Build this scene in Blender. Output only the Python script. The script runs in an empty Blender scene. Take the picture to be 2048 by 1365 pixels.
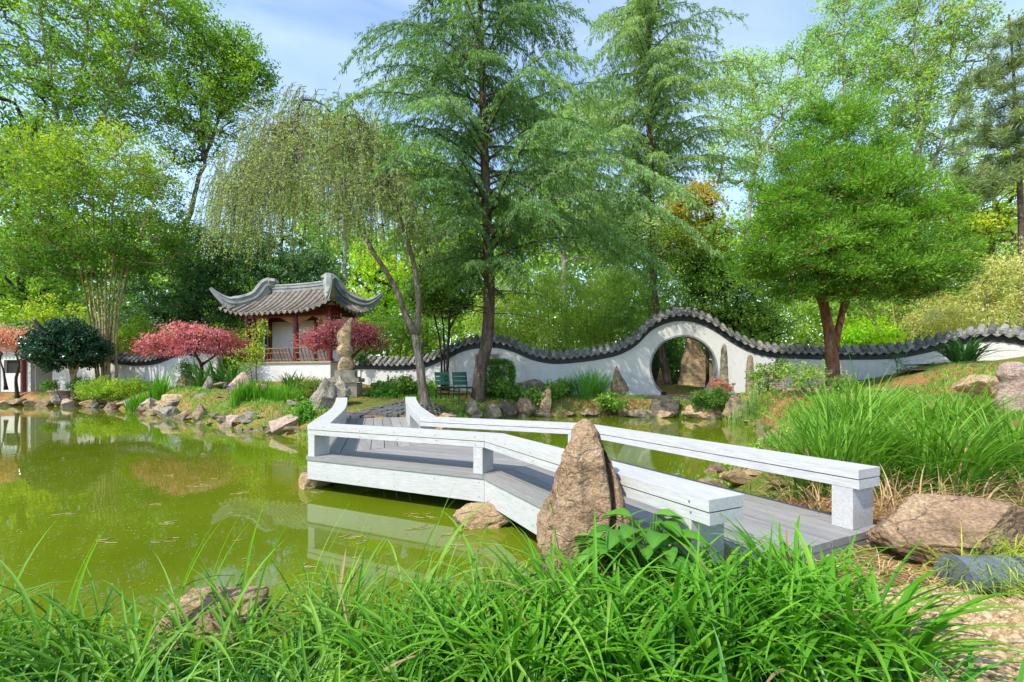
import bpy, bmesh, math, random
import numpy as np
from mathutils import Vector, noise as mnoise

sc = bpy.context.scene
COL = sc.collection
F, CX, HY, CH = 910.0, 1024.0, 757.0, 1.12     # focal length in photo pixels, principal column, horizon row, camera height
random.seed(7)
RNG = np.random.default_rng(11)
R = math.radians


def P(px, py, Y):
    """a point of the place that stands Y metres in front of the camera"""
    return np.array([(px - CX) / F * Y, Y, CH + (HY - py) / F * Y])


def GP(px, py, z=0.0):
    Y = F * (CH - z) / (py - HY)
    return np.array([(px - CX) / F * Y, Y, z])


# ------------------------------------------------------------------ mesh helpers
class MB:
    """collects vertices and faces; build() links them as ONE mesh object"""

    def __init__(s):
        s.v, s.f, s.n, s.var = [], [], 0, []

    def add(s, V, faces, var=None):
        V = np.asarray(V, dtype=np.float64).reshape(-1, 3)
        s.v.append(V)
        for fa in (faces if isinstance(faces, (list, tuple)) and len(faces) and isinstance(faces[0], np.ndarray) and faces[0].ndim == 2 else [faces]):
            fa = np.asarray(fa)
            s.f.append(fa + s.n)
        if var is None:
            var = np.full(len(V), 0.5)
        elif np.isscalar(var):
            var = np.full(len(V), float(var))
        s.var.append(np.asarray(var, dtype=np.float64))
        s.n += len(V)

    def box(s, c, size, rz=0.0, var=None):
        c = np.asarray(c, float)
        h = np.asarray(size, float) / 2
        B = np.array([[-1, -1, -1], [1, -1, -1], [1, 1, -1], [-1, 1, -1], [-1, -1, 1], [1, -1, 1], [1, 1, 1], [-1, 1, 1]]) * h
        ca, sa = math.cos(rz), math.sin(rz)
        B = np.column_stack([B[:, 0] * ca - B[:, 1] * sa, B[:, 0] * sa + B[:, 1] * ca, B[:, 2]]) + c
        s.add(B, np.array([[0, 3, 2, 1], [4, 5, 6, 7], [0, 1, 5, 4], [1, 2, 6, 5], [2, 3, 7, 6], [3, 0, 4, 7]]), var)

    def prism(s, poly, z0, z1, var=None):
        """poly: plan polygon (counter clockwise), z0/z1: numbers or one per corner"""
        poly = np.asarray(poly, float)
        n = len(poly)
        z0 = np.broadcast_to(z0, n)
        z1 = np.broadcast_to(z1, n)
        V = np.vstack([np.column_stack([poly, z0]), np.column_stack([poly, z1])])
        side = np.array([[i, (i + 1) % n, n + (i + 1) % n, n + i] for i in range(n)])
        s.add(V, [side, np.arange(n)[::-1].reshape(1, n), np.arange(n, 2 * n).reshape(1, n)], var)

    def tube(s, pts, rad, k=6, caps=True, var=None):
        pts = np.asarray(pts, float)
        n = len(pts)
        rad = np.broadcast_to(np.asarray(rad, float), n)
        t = np.gradient(pts, axis=0)
        t /= np.linalg.norm(t, axis=1, keepdims=True) + 1e-9
        ref = np.array([0.0, 0, 1]) if abs(t[:, 2]).mean() < 0.8 else np.array([0.0, 1, 0])
        a = np.cross(t, ref)
        a /= np.linalg.norm(a, axis=1, keepdims=True) + 1e-9
        b = np.cross(t, a)
        th = np.linspace(0, 2 * math.pi, k, endpoint=False)
        V = pts[:, None, :] + rad[:, None, None] * (a[:, None, :] * np.cos(th)[None, :, None] + b[:, None, :] * np.sin(th)[None, :, None])
        i = np.arange(n - 1)[:, None] * k
        j = np.arange(k)[None, :]
        q = np.stack([i + j, i + k + j, i + k + (j + 1) % k, i + (j + 1) % k], axis=-1).reshape(-1, 4)
        fs = [q]
        if caps:
            fs += [np.arange(k).reshape(1, k), (np.arange(k) + (n - 1) * k)[::-1].reshape(1, k)]
        s.add(V.reshape(-1, 3), fs, var)

    def build(s, name, mat, parent=None, smooth=False):
        o = bpy.data.objects.new(name, None) if not s.v else None
        V = np.vstack(s.v)
        if parent is not None:
            V = V - ORIGIN[parent]
        me = bpy.data.meshes.new(name)
        me.vertices.add(len(V))
        me.vertices.foreach_set("co", V.astype(np.float32).ravel())
        li = np.concatenate([f.ravel() for f in s.f]).astype(np.int32)
        tot = np.concatenate([np.full(len(f), f.shape[1]) for f in s.f])
        st = np.concatenate([[0], np.cumsum(tot)[:-1]]).astype(np.int32)
        me.loops.add(len(li))
        me.loops.foreach_set("vertex_index", li)
        me.polygons.add(len(tot))
        me.polygons.foreach_set("loop_start", st)
        me.update(calc_edges=True)
        at = me.attributes.new("var", 'FLOAT', 'POINT')
        at.data.foreach_set("value", np.concatenate(s.var).astype(np.float32))
        me.polygons.foreach_set("use_smooth", np.full(len(tot), bool(smooth)))
        me.materials.append(mat)
        o = bpy.data.objects.new(name, me)
        COL.objects.link(o)
        if parent is not None:
            o.parent = parent
            ORIGIN[o] = ORIGIN[parent]
        else:
            ORIGIN[o] = np.zeros(3)
        return o


ORIGIN = {}


def thing(name, label, cat, loc, group=None):
    o = bpy.data.objects.new(name, None)
    COL.objects.link(o)
    o.empty_display_size = 0.1
    o.location = tuple(float(c) for c in loc)
    ORIGIN[o] = np.array(loc, float)
    return tag(o, label, cat, group)


def tag(o, label, cat, group=None):
    o["label"] = label
    o["category"] = cat
    if group:
        o["group"] = group
    return o


def kind(o, k, label=None, cat=None):
    o["kind"] = k
    if label:
        o["label"] = label
    if cat:
        o["category"] = cat
    return o


def copy_thing(root, loc, label=None, rz=0.0, scale=1.0, group=None):
    r = root.copy()
    COL.objects.link(r)
    r.location = tuple(float(c) for c in loc)
    r.rotation_euler = (0, 0, rz)
    r.scale = (scale, scale, scale) if np.isscalar(scale) else scale
    if label:
        r["label"] = label
    if group:
        r["group"] = group
    for ch in list(root.children):
        c = ch.copy()
        COL.objects.link(c)
        c.parent = r
        for g in list(ch.children):
            d = g.copy()
            COL.objects.link(d)
            d.parent = c
    return r


def rebase(o, base):
    """move a one-mesh thing's origin to its base without moving it"""
    base = np.asarray(base, float)
    me = o.data
    n = len(me.vertices)
    co = np.empty(n * 3, np.float32)
    me.vertices.foreach_get("co", co)
    me.vertices.foreach_set("co", (co.reshape(-1, 3) - base).astype(np.float32).ravel())
    o.location = tuple(base)
    ORIGIN[o] = base
    return o


# ------------------------------------------------------------------ noise
def vnoise(p, seed=0):
    """value noise in 0..1 for points p (n,3)"""
    p = np.asarray(p, float)
    i = np.floor(p).astype(np.int64)
    f = p - i
    f = f * f * (3 - 2 * f)
    out = np.zeros(len(p))
    for dx in (0, 1):
        for dy in (0, 1):
            for dz in (0, 1):
                h = (i[:, 0] + dx) * 374761393 + (i[:, 1] + dy) * 668265263 + (i[:, 2] + dz) * 2147483647 + seed * 144665
                h = (h ^ (h >> 13)) * 1274126177
                h = (h ^ (h >> 16)) & 0xFFFF
                w = (f[:, 0] if dx else 1 - f[:, 0]) * (f[:, 1] if dy else 1 - f[:, 1]) * (f[:, 2] if dz else 1 - f[:, 2])
                out += w * h / 65535.0
    return out


def fbm(p, seed=0, oct=4, gain=0.5):
    a, s, tot = 1.0, 0.0, 0.0
    p = np.asarray(p, float)
    for k in range(oct):
        s = s + a * vnoise(p * (2.03 ** k), seed + k * 17)
        tot += a
        a *= gain
    return s / tot


def unit(v):
    return v / (np.linalg.norm(v, axis=-1, keepdims=True) + 1e-9)


# ------------------------------------------------------------------ materials
def newmat(name):
    m = bpy.data.materials.new(name)
    m.use_nodes = True
    nt = m.node_tree
    nt.nodes.clear()
    out = nt.nodes.new("ShaderNodeOutputMaterial")
    return m, nt, out


def N(nt, typ, **kw):
    n = nt.nodes.new(typ)
    for k, v in kw.items():
        if k.startswith("i_"):
            n.inputs[k[2:].replace("_", " ")].default_value = v
        else:
            setattr(n, k, v)
    return n


def ramp(nt, stops, fac):
    r = nt.nodes.new("ShaderNodeValToRGB")
    e = r.color_ramp.elements
    while len(e) < len(stops):
        e.new(0.5)
    for el, (p, c) in zip(e, stops):
        el.position = p
        el.color = (*c, 1)
    nt.links.new(fac, r.inputs[0])
    return r.outputs[0]


def leafmat(name, cols, rough=0.5, trans=0.35, spec=0.35, tint=(1.25, 1.35, 0.5), gain=2.0, dead=None):
    m, nt, out = newmat(name)
    at = N(nt, "ShaderNodeAttribute", attribute_name="var")
    n = len(cols)
    cols = [tuple(min(.7, v * gain) for v in c) for c in cols]
    stops = [(i / (n - 1), c) for i, c in enumerate(cols)]
    if dead:                                   # withered leaves carry the top value
        stops = [(p * .93, c) for p, c in stops] + [(.97, dead)]
    col = ramp(nt, stops, at.outputs["Fac"])
    b = N(nt, "ShaderNodeBsdfPrincipled")
    b.inputs["Roughness"].default_value = rough
    b.inputs["Specular IOR Level"].default_value = spec
    nt.links.new(col, b.inputs["Base Color"])
    mul = N(nt, "ShaderNodeMix", data_type='RGBA', blend_type='MULTIPLY')
    mul.inputs[0].default_value = 1.0
    nt.links.new(col, mul.inputs[6])
    mul.inputs[7].default_value = (*tint, 1)
    t = N(nt, "ShaderNodeBsdfTranslucent")
    nt.links.new(mul.outputs[2], t.inputs[0])
    mx = N(nt, "ShaderNodeMixShader")
    mx.inputs[0].default_value = trans
    nt.links.new(b.outputs[0], mx.inputs[1])
    nt.links.new(t.outputs[0], mx.inputs[2])
    nt.links.new(mx.outputs[0], out.inputs[0])
    return m


def surf(name, cols, scale=5.0, detail=8.0, rough=0.8, bump=0.3, bscale=None, bdist=0.02, stretch=(1, 1, 1), distort=0.0, spec=0.3,
         spots=None, coords="Object", lo=0.3, hi=0.7, grain=None, varmix=None, rot=0.0, crack=None):
    """noise-coloured, bumped surface; spots = (colour, scale, threshold, amount)"""
    m, nt, out = newmat(name)
    tc = N(nt, "ShaderNodeTexCoord")
    mp = N(nt, "ShaderNodeMapping")
    mp.inputs["Scale"].default_value = stretch
    mp.vector_type = 'TEXTURE'
    mp.inputs["Rotation"].default_value = (0, 0, rot)
    mp.inputs["Scale"].default_value = tuple(1 / v for v in stretch)
    nt.links.new(tc.outputs[coords], mp.inputs[0])
    nz = N(nt, "ShaderNodeTexNoise")
    nz.inputs["Scale"].default_value = scale
    nz.inputs["Detail"].default_value = detail
    nz.inputs["Roughness"].default_value = 0.65
    nz.inputs["Distortion"].default_value = distort
    nt.links.new(mp.outputs[0], nz.inputs["Vector"])
    n = len(cols)
    col = ramp(nt, [(lo + (hi - lo) * i / (n - 1), c) for i, c in enumerate(cols)], nz.outputs["Fac"])
    for sp in (spots or []):
        c, s_, th, am = sp
        n2 = N(nt, "ShaderNodeTexNoise")
        n2.inputs["Scale"].default_value = s_
        n2.inputs["Detail"].default_value = 6
        n2.inputs["Roughness"].default_value = 0.7
        nt.links.new(mp.outputs[0], n2.inputs["Vector"])
        fac = ramp(nt, [(th, (0, 0, 0)), (min(th + 0.12, 1), (am, am, am))], n2.outputs["Fac"])
        mx = N(nt, "ShaderNodeMix", data_type='RGBA')
        nt.links.new(fac, mx.inputs[0])
        nt.links.new(col, mx.inputs[6])
        mx.inputs[7].default_value = (*c, 1)
        col = mx.outputs[2]
    facs = []
    crk = None
    if crack:                                  # thin dark fracture lines: (scale, width, darkness)
        nd = N(nt, "ShaderNodeTexNoise")
        nd.inputs["Scale"].default_value = crack[0] * 1.3
        nd.inputs["Detail"].default_value = 4
        nt.links.new(mp.outputs[0], nd.inputs["Vector"])
        va = N(nt, "ShaderNodeVectorMath", operation='MULTIPLY_ADD')
        va.inputs[1].default_value = (.5, .5, .5)
        nt.links.new(nd.outputs["Color"], va.inputs[0])
        nt.links.new(mp.outputs[0], va.inputs[2])
        vo = N(nt, "ShaderNodeTexVoronoi", feature='DISTANCE_TO_EDGE')
        vo.inputs["Scale"].default_value = crack[0]
        nt.links.new(va.outputs[0], vo.inputs["Vector"])
        crk = ramp(nt, [(0, (crack[2],) * 3), (crack[1], (1, 1, 1))], vo.outputs["Distance"])
        facs.append(crk)
    if grain:                                  # fine speckle: (scale, darkest, lightest)
        n4 = N(nt, "ShaderNodeTexNoise")
        n4.inputs["Scale"].default_value = grain[0]
        n4.inputs["Detail"].default_value = 5
        n4.inputs["Roughness"].default_value = 0.75
        nt.links.new(mp.outputs[0], n4.inputs["Vector"])
        facs.append(ramp(nt, [(.36, (grain[1],) * 3), (.64, (grain[2],) * 3)], n4.outputs["Fac"]))
    if varmix:                                 # each piece its own tone
        at = N(nt, "ShaderNodeAttribute", attribute_name="var")
        facs.append(ramp(nt, [(0, (varmix[0],) * 3), (1, (varmix[1],) * 3)], at.outputs["Fac"]))
    for f_ in facs:
        mm = N(nt, "ShaderNodeMix", data_type='RGBA', blend_type='MULTIPLY')
        mm.inputs[0].default_value = 1.0
        nt.links.new(col, mm.inputs[6])
        nt.links.new(f_, mm.inputs[7])
        col = mm.outputs[2]
    b = N(nt, "ShaderNodeBsdfPrincipled")
    b.inputs["Roughness"].default_value = rough
    b.inputs["Specular IOR Level"].default_value = spec
    nt.links.new(col, b.inputs["Base Color"])
    if bump:
        n3 = N(nt, "ShaderNodeTexNoise")
        n3.inputs["Scale"].default_value = bscale or scale * 4
        n3.inputs["Detail"].default_value = 8
        n3.inputs["Roughness"].default_value = 0.7
        nt.links.new(mp.outputs[0], n3.inputs["Vector"])
        bp = N(nt, "ShaderNodeBump")
        bp.inputs["Strength"].default_value = bump
        bp.inputs["Distance"].default_value = bdist
        hgt = n3.outputs["Fac"]
        if crk is not None:
            hm = N(nt, "ShaderNodeMath", operation='MULTIPLY')
            nt.links.new(hgt, hm.inputs[0])
            nt.links.new(crk, hm.inputs[1])
            hgt = hm.outputs[0]
        nt.links.new(hgt, bp.inputs["Height"])
        nt.links.new(bp.outputs[0], b.inputs["Normal"])
    nt.links.new(b.outputs[0], out.inputs[0])
    return m


M = {}
def white_wood(r):
  return surf('white_painted_wood', [(.40, .40, .39), (.475, .475, .465), (.50, .50, .49)], 3, rough=.6, bump=.4, bscale=90, bdist=.003,
                       stretch=(.22, 2.2, 2.2), spots=[((.36, .35, .33), 4, .60, .55), ((.22, .19, .15), 26, .70, .75)], lo=.25, hi=.55, grain=(38, .80, 1.05), rot=r)
def deck_wood(r):
  return surf('weathered_grey_deck', [(.205, .20, .192), (.25, .243, .235), (.29, .283, .273)], 7, rough=.75, bump=.3, bscale=50, bdist=.004,
                 spots=[((.12, .11, .10), 12, .62, .5), ((.34, .32, .28), 60, .67, .5)], grain=(40, .83, 1.12), varmix=(.88, 1.12), stretch=(.2, 2, 2), rot=r)
M['plaster'] = surf('white_plaster', [(.46, .455, .44), (.55, .545, .53), (.585, .58, .565)], 1.3, stretch=(1, 1, .4), rough=.85, bump=.15, bscale=30, bdist=.006,
                    spots=[((.36, .38, .37), 2.2, .60, .45), ((.40, .40, .37), .8, .58, .35), ((.36, .37, .35), 5.5, .60, .45)], lo=.25, hi=.55, grain=(14, .92, 1.03))
M['cream'] = surf('cream_plaster', [(.52, .48, .38), (.66, .62, .50)], 2, rough=.85, bump=.1, bscale=30)
M['band'] = surf('dark_grey_band', [(.025, .03, .036), (.05, .056, .062)], 4, rough=.7, bump=.15, spots=[((.12, .13, .13), 5, .62, .5)])
M['tile'] = surf('grey_clay_tile', [(.08, .08, .08), (.17, .17, .16), (.28, .265, .24)], 6, rough=.85, bump=.4, bscale=40, bdist=.008,
                 spots=[((.34, .31, .26), 14, .57, .7), ((.10, .11, .06), 5, .64, .5)], varmix=(.55, 1.5))
M['tile_light'] = surf('weathered_roof_tile', [(.09, .078, .068), (.17, .15, .125), (.25, .22, .185)], 9, rough=.9, bump=.4, bscale=50, bdist=.008,
                       spots=[((.06, .06, .055), 14, .6, .6)], varmix=(.7, 1.3))
M['ridge'] = surf('blue_grey_ridge_plaster', [(.13, .14, .14), (.235, .25, .245), (.33, .335, .32)], 3, rough=.8, bump=.2, bscale=30,
                  spots=[((.42, .38, .32), 5, .6, .6), ((.08, .09, .09), 7, .62, .6)])
M['red_wood'] = surf('dark_red_lacquer', [(.12, .024, .022), (.19, .038, .034)], 4, rough=.45, bump=.1)
M['brown_wood'] = surf('ochre_brown_wood', [(.24, .10, .04), (.36, .17, .07)], 8, rough=.6, bump=.15)
M['dark'] = surf('dark_void_wood', [(.012, .010, .010), (.02, .018, .016)], 4, rough=.7, bump=0)
M['gate_trim'] = surf('grey_stone_trim', [(.16, .16, .15), (.26, .26, .25)], 8, rough=.75, bump=.2)
M['green_slat'] = surf('green_painted_slat', [(.012, .07, .045), (.025, .11, .075)], 7, rough=.5, bump=.15, spots=[((.07, .12, .10), 14, .62, .5)])
M['iron'] = surf('black_iron', [(.012, .012, .013), (.022, .022, .022)], 9, rough=.5, bump=.1)
M['stone_block'] = surf('buff_stone_block', [(.26, .21, .15), (.38, .32, .24)], 5, rough=.85, bump=.3, bscale=30, spots=[((.2, .19, .15), 4, .6, .5)])
M['path_stone'] = surf('dark_stone_paving', [(.06, .06, .062), (.11, .11, .11), (.16, .155, .15)], 9, rough=.85, bump=.5, bscale=35, bdist=.01)
M['metal_grey'] = surf('blue_grey_metal', [(.085, .105, .125), (.15, .17, .19)], 5, rough=.4, bump=.1, spec=.5)
M['terracotta'] = surf('pale_terracotta', [(.36, .25, .17), (.5, .37, .27)], 5, rough=.8, bump=.2)

ROCKC = {
    'brown': ([(.10, .07, .045), (.24, .17, .11), (.36, .27, .18)], [((.42, .36, .27), 9, .60, .7), ((.07, .06, .05), 6, .60, .6)]),
    'hero': ([(.14, .09, .06), (.33, .22, .135), (.46, .34, .21)], [((.46, .38, .27), 22, .57, .75), ((.10, .07, .055), 11, .58, .65), ((.17, .17, .09), 3, .62, .4), ((.40, .39, .33), 55, .64, .7)]),
    'pink': ([(.20, .14, .11), (.36, .26, .21), (.46, .36, .29)], [((.50, .42, .35), 8, .60, .6), ((.14, .12, .10), 6, .62, .6)]),
    'tan': ([(.22, .15, .08), (.40, .28, .16), (.52, .40, .25)], [((.11, .09, .075), 5, .58, .7), ((.56, .46, .32), 11, .62, .6)]),
    'grey': ([(.13, .11, .085), (.25, .22, .18), (.37, .33, .27)], [((.42, .40, .34), 9, .6, .6), ((.10, .11, .06), 5, .62, .5)]),
    'dark': ([(.06, .05, .04), (.13, .105, .08), (.20, .17, .13)], [((.24, .22, .18), 9, .62, .6)]),
    'mossy': ([(.12, .10, .07), (.25, .20, .14), (.34, .28, .2)], [((.10, .13, .04), 4, .52, .75), ((.4, .36, .28), 11, .62, .5)]),
}
for k, (c, s_) in ROCKC.items():
    c = [tuple(v * 1.4 for v in q) for q in c]
    s_ = [(tuple(v * 1.25 for v in q[0]), *q[1:]) for q in s_]
    M['rock_' + k] = surf('rock_' + k, c, 5, rough=.92, bump=1.0, bscale=17, bdist=.05, spots=s_, stretch=(1, 1, 1.6), distort=.5, spec=.15, grain=(75, .5, 1.28), crack=(1.7 if k != 'hero' else 2.6, .022, .66))
BARK = {
    'grey_bark': ([(.07, .055, .04), (.16, .13, .10), (.27, .24, .20)], [((.34, .33, .27), 6, .58, .7)]),
    'brown_bark': ([(.045, .03, .02), (.11, .08, .06), (.19, .145, .11)], [((.23, .19, .15), 8, .62, .5)]),
    'red_bark': ([(.09, .042, .024), (.21, .10, .055), (.31, .175, .105)], [((.10, .06, .04), 7, .58, .6)]),
    'tan_bark': ([(.20, .13, .07), (.34, .24, .14), (.44, .34, .22)], [((.15, .10, .06), 6, .6, .5)]),
    'dark_bark': ([(.02, .015, .012), (.05, .04, .03), (.09, .07, .055)], []),
    'pale_bark': ([(.18, .16, .14), (.34, .32, .28), (.46, .44, .40)], [((.10, .09, .07), 6, .6, .6)]),
}
for k, (c, s_) in BARK.items():
    M[k] = surf(k, c, 9, rough=.9, bump=1.0, bscale=22, bdist=.03, stretch=(1, 1, .22), distort=.6, spots=s_, spec=.15, grain=(34, .55, 1.35))
# ------------------------------------------------------------------ world, sun, camera
w = bpy.data.worlds.new("World")
sc.world = w
w.use_nodes = True
nt = w.node_tree
nt.nodes.clear()
SUNV = Vector((-0.62, -0.58, 1.0)).normalized()       # towards the sun: high, to the left, a little behind the camera
elev = math.asin(SUNV.z)
wo = nt.nodes.new("ShaderNodeOutputWorld")
bg = nt.nodes.new("ShaderNodeBackground")
sky = nt.nodes.new("ShaderNodeTexSky")
sky.sky_type = 'NISHITA'
sky.sun_disc = False
sky.sun_elevation = elev
sky.sun_rotation = math.atan2(SUNV.x, SUNV.y)
sky.air_density = 1.0
sky.dust_density = 0.3
sky.ozone_density = 1.1
tc = nt.nodes.new("ShaderNodeTexCoord")
mp = nt.nodes.new("ShaderNodeMapping")
mp.inputs["Scale"].default_value = (1.2, 1.2, 4.5)
mp.inputs["Rotation"].default_value = (0.35, 0.5, 0.2)
nz = nt.nodes.new("ShaderNodeTexNoise")
nz.inputs["Scale"].default_value = 2.2
nz.inputs["Detail"].default_value = 9
nz.inputs["Roughness"].default_value = 0.55
nz.inputs["Distortion"].default_value = 0.6
nt.links.new(tc.outputs["Generated"], mp.inputs[0])
nt.links.new(mp.outputs[0], nz.inputs["Vector"])
fac = ramp(nt, [(.36, (0.02, 0.02, 0.02)), (.76, (.26, .26, .26))], nz.outputs["Fac"])
mx = nt.nodes.new("ShaderNodeMix")
mx.data_type = 'RGBA'
nt.links.new(fac, mx.inputs[0])
nt.links.new(sky.outputs[0], mx.inputs[6])
mx.inputs[7].default_value = (4.6, 5.0, 5.6, 1)       # thin high cloud
nt.links.new(mx.outputs[2], bg.inputs[0])
bg.inputs[1].default_value = 0.15
nt.links.new(bg.outputs[0], wo.inputs[0])

sl = bpy.data.lights.new("sun", 'SUN')
sl.energy = 2.6
sl.angle = R(0.55)
sl.color = (1.0, 0.93, 0.82)
so = bpy.data.objects.new("sun", sl)
so.rotation_euler = (-SUNV).to_track_quat('-Z', 'Y').to_euler()
so.location = (-20, -10, 40)
COL.objects.link(so)

cd = bpy.data.cameras.new("camera")
cam = bpy.data.objects.new("camera", cd)
COL.objects.link(cam)
cam.location = (0, 0, CH)
cam.rotation_euler = (R(90), 0, 0)
cd.sensor_width = 36
cd.lens = F / 2048 * 36
cd.shift_y = (HY - 682.5) / 2048
cd.clip_start = 0.05
cd.clip_end = 3000
sc.camera = cam
sc.view_settings.view_transform = 'Standard'
sc.view_settings.look = 'None'
sc.view_settings.exposure = 1.25
sc.view_settings.gamma = 1
sc.cycles.max_bounces = 7
sc.cycles.diffuse_bounces = 4
sc.cycles.transmission_bounces = 4
sc.cycles.glossy_bounces = 3
sc.cycles.transparent_max_bounces = 4
sc.cycles.caustics_reflective = False
sc.cycles.caustics_refractive = False

# ------------------------------------------------------------------ ground, pond
POND = np.array([(-45, 1.2), (-6, 1.55), (-2.6, 1.75), (-1.2, 1.9), (-.3, 1.98), (.1, 2.15), (.35, 2.45), (.9, 2.75), (1.5, 3.0), (1.75, 3.6), (2.0, 4.3), (2.42, 5.28),
                 (3.2, 6.4), (4.34, 7.66), (5.3, 9.4), (5.75, 11.2), (5.7, 12.6), (4.4, 13.1), (2.6, 13.5), (.4, 13.3), (-1.0, 12.75), (-1.5, 11.7), (-1.35, 9.8), (-2.0, 8.6),
                 (-3.3, 8.4), (-3.9, 8.4), (-4.7, 9.2), (-6.1, 10.2), (-7.3, 11.0), (-8.4, 12.0), (-9.8, 13.1), (-12.6, 15.6), (-15.9, 17.6), (-18.8, 18.5), (-21.5, 18.9), (-45, 18.5)])
CTRL = np.array([(-6, 0, .2), (-2, .6, .2), (-1, 1.2, .16), (0, .5, .22), (1, .6, .28), (2, 1, .30), (1.3, 1.9, .28), (2.3, 2.3, .30), (3, 3, .34), (3.5, 5, .42), (6, 4, .75), (10, 4, 1.3),
                 (5, 7, .42), (6.6, 6.2, .62), (7.5, 8, .75), (10, 8, 1.25), (8, 11, .85), (11, 11, 1.45), (14, 11, 1.9), (12.5, 12, 1.6), (9.6, 13.5, .86), (7.5, 14, .55),
                 (6, 16, .52), (5, 14.3, .48), (3, 15.5, .5), (0, 15, .55), (-2, 13.4, .52), (-3, 10, .42), (-2.8, 9, .34), (-2.0, 11.8, .45), (-1.6, 13.7, .42), (-4, 16, .8), (-7, 17, 1.0), (-10, 18, 1.0),
                 (-5, 13.5, .65), (-6, 12, .55), (-9, 14.5, .7), (-11, 16.5, .8), (-5, 10, .4), (-13, 18, .62), (-18, 20, .55), (-24, 21, .5), (-16, 21, .6), (6, 18.5, .85), (6, 25, 1.2), (-10, 28, 1.2),
                 (-25, 30, 1.2), (20, 25, 2.6), (0, 40, 2.5), (30, 40, 3.5), (-30, 50, 2), (20, 15, 2.6), (18, 6, 2.2), (-40, 20, .6), (-40, 0, .3), (0, -6, .4), (20, -5, 1.2),
                 (0, 120, 4), (150, 60, 4), (-150, 60, 3), (0, -100, 2), (-150, -60, 2), (150, -60, 3)])


def pond_dist(x, y):
    """signed distance to the pond's edge, positive on land"""
    p = np.column_stack([x, y])
    d = np.full(len(p), 1e9)
    inside = np.zeros(len(p), bool)
    n = len(POND)
    for i in range(n):
        a, b = POND[i], POND[(i + 1) % n]
        ab = b - a
        t = np.clip(((p - a) @ ab) / (ab @ ab), 0, 1)
        d = np.minimum(d, np.linalg.norm(p - a - t[:, None] * ab, axis=1))
        cond = (a[1] > p[:, 1]) != (b[1] > p[:, 1])
        xc = a[0] + (p[:, 1] - a[1]) / (b[1] - a[1] + 1e-12) * (b[0] - a[0])
        inside ^= cond & (p[:, 0] < xc)
    return np.where(inside, -d, d)


def ground_z(x, y):
    x = np.atleast_1d(np.asarray(x, float))
    y = np.atleast_1d(np.asarray(y, float))
    num = np.zeros(len(x))
    den = np.zeros(len(x))
    for cx, cy, cz in CTRL:
        wgt = 1.0 / (((x - cx) ** 2 + (y - cy) ** 2) + 0.15) ** 1.6
        num += wgt * cz
        den += wgt
    h = num / den
    p = np.column_stack([x, y, np.zeros(len(x))])
    h = h + (fbm(p * 0.9, 3, 3) - .5) * .10 + (fbm(p * 4.0, 5, 3) - .5) * .05
    d = pond_dist(x, y) + (fbm(p * 1.6, 9, 3) - .5) * .35
    t = np.clip(d / 0.8, 0, 1)
    up = .015 + (h - .015) * (t * t * (3 - 2 * t)) ** .7
    dn = np.maximum(-.55, d * .8)
    return np.where(d > 0, up, dn)


def gz(x, y):
    return float(ground_z(x, y)[0])


def axis(lo, hi, step, far, grow=1.25):
    a = list(np.arange(lo, hi, step))
    s_, x = step, hi
    up = []
    while x < far:
        up.append(x)
        s_ *= grow
        x += s_
    up.append(far)
    s_, x = step, lo
    dn = []
    while True:
        s_ *= grow
        x -= s_
        if x < -far:
            break
        dn.append(x)
    dn.append(-far)
    return np.array(dn[::-1] + a + up)


gx = axis(-24, 16, .16, 900)
gy = axis(-1.0, 21, .12, 900)
XX, YY = np.meshgrid(gx, gy)
ZZ = ground_z(XX.ravel(), YY.ravel())
nx, ny = len(gx), len(gy)
i, j = np.meshgrid(np.arange(nx - 1), np.arange(ny - 1))
q = np.stack([j * nx + i, j * nx + i + 1, (j + 1) * nx + i + 1, (j + 1) * nx + i], axis=-1).reshape(-1, 4)

m, nt, out = newmat('garden_ground')
tc = N(nt, "ShaderNodeTexCoord")
n1 = N(nt, "ShaderNodeTexNoise"); n1.inputs["Scale"].default_value = .55; n1.inputs["Detail"].default_value = 7; n1.inputs["Roughness"].default_value = .62
n2 = N(nt, "ShaderNodeTexNoise"); n2.inputs["Scale"].default_value = 28; n2.inputs["Detail"].default_value = 8; n2.inputs["Roughness"].default_value = .7
n3 = N(nt, "ShaderNodeTexNoise"); n3.inputs["Scale"].default_value = 1.3; n3.inputs["Detail"].default_value = 8; n3.inputs["Roughness"].default_value = .7
for n_ in (n1, n2, n3):
    nt.links.new(tc.outputs["Object"], n_.inputs["Vector"])
straw = ramp(nt, [(.3, (.13, .065, .025)), (.48, (.30, .155, .06)), (.62, (.42, .25, .11)), (.75, (.5, .33, .17))], n2.outputs["Fac"])
moss = ramp(nt, [(.3, (.05, .075, .012)), (.5, (.12, .16, .025)), (.7, (.22, .25, .06))], n2.outputs["Fac"])
f1 = ramp(nt, [(.44, (0, 0, 0)), (.55, (1, 1, 1))], n1.outputs["Fac"])
mxa = N(nt, "ShaderNodeMix", data_type='RGBA')
nt.links.new(f1, mxa.inputs[0]); nt.links.new(straw, mxa.inputs[6]); nt.links.new(moss, mxa.inputs[7])
soil = ramp(nt, [(.35, (.045, .03, .02)), (.6, (.12, .085, .05))], n2.outputs["Fac"])
f3 = ramp(nt, [(.55, (0, 0, 0)), (.66, (.75, .75, .75))], n3.outputs["Fac"])
mxb = N(nt, "ShaderNodeMix", data_type='RGBA')
nt.links.new(f3, mxb.inputs[0]); nt.links.new(mxa.outputs[2], mxb.inputs[6]); nt.links.new(soil, mxb.inputs[7])
b = N(nt, "ShaderNodeBsdfPrincipled"); b.inputs["Roughness"].default_value = .95; b.inputs["Specular IOR Level"].default_value = .1
nt.links.new(mxb.outputs[2], b.inputs["Base Color"])
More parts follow.
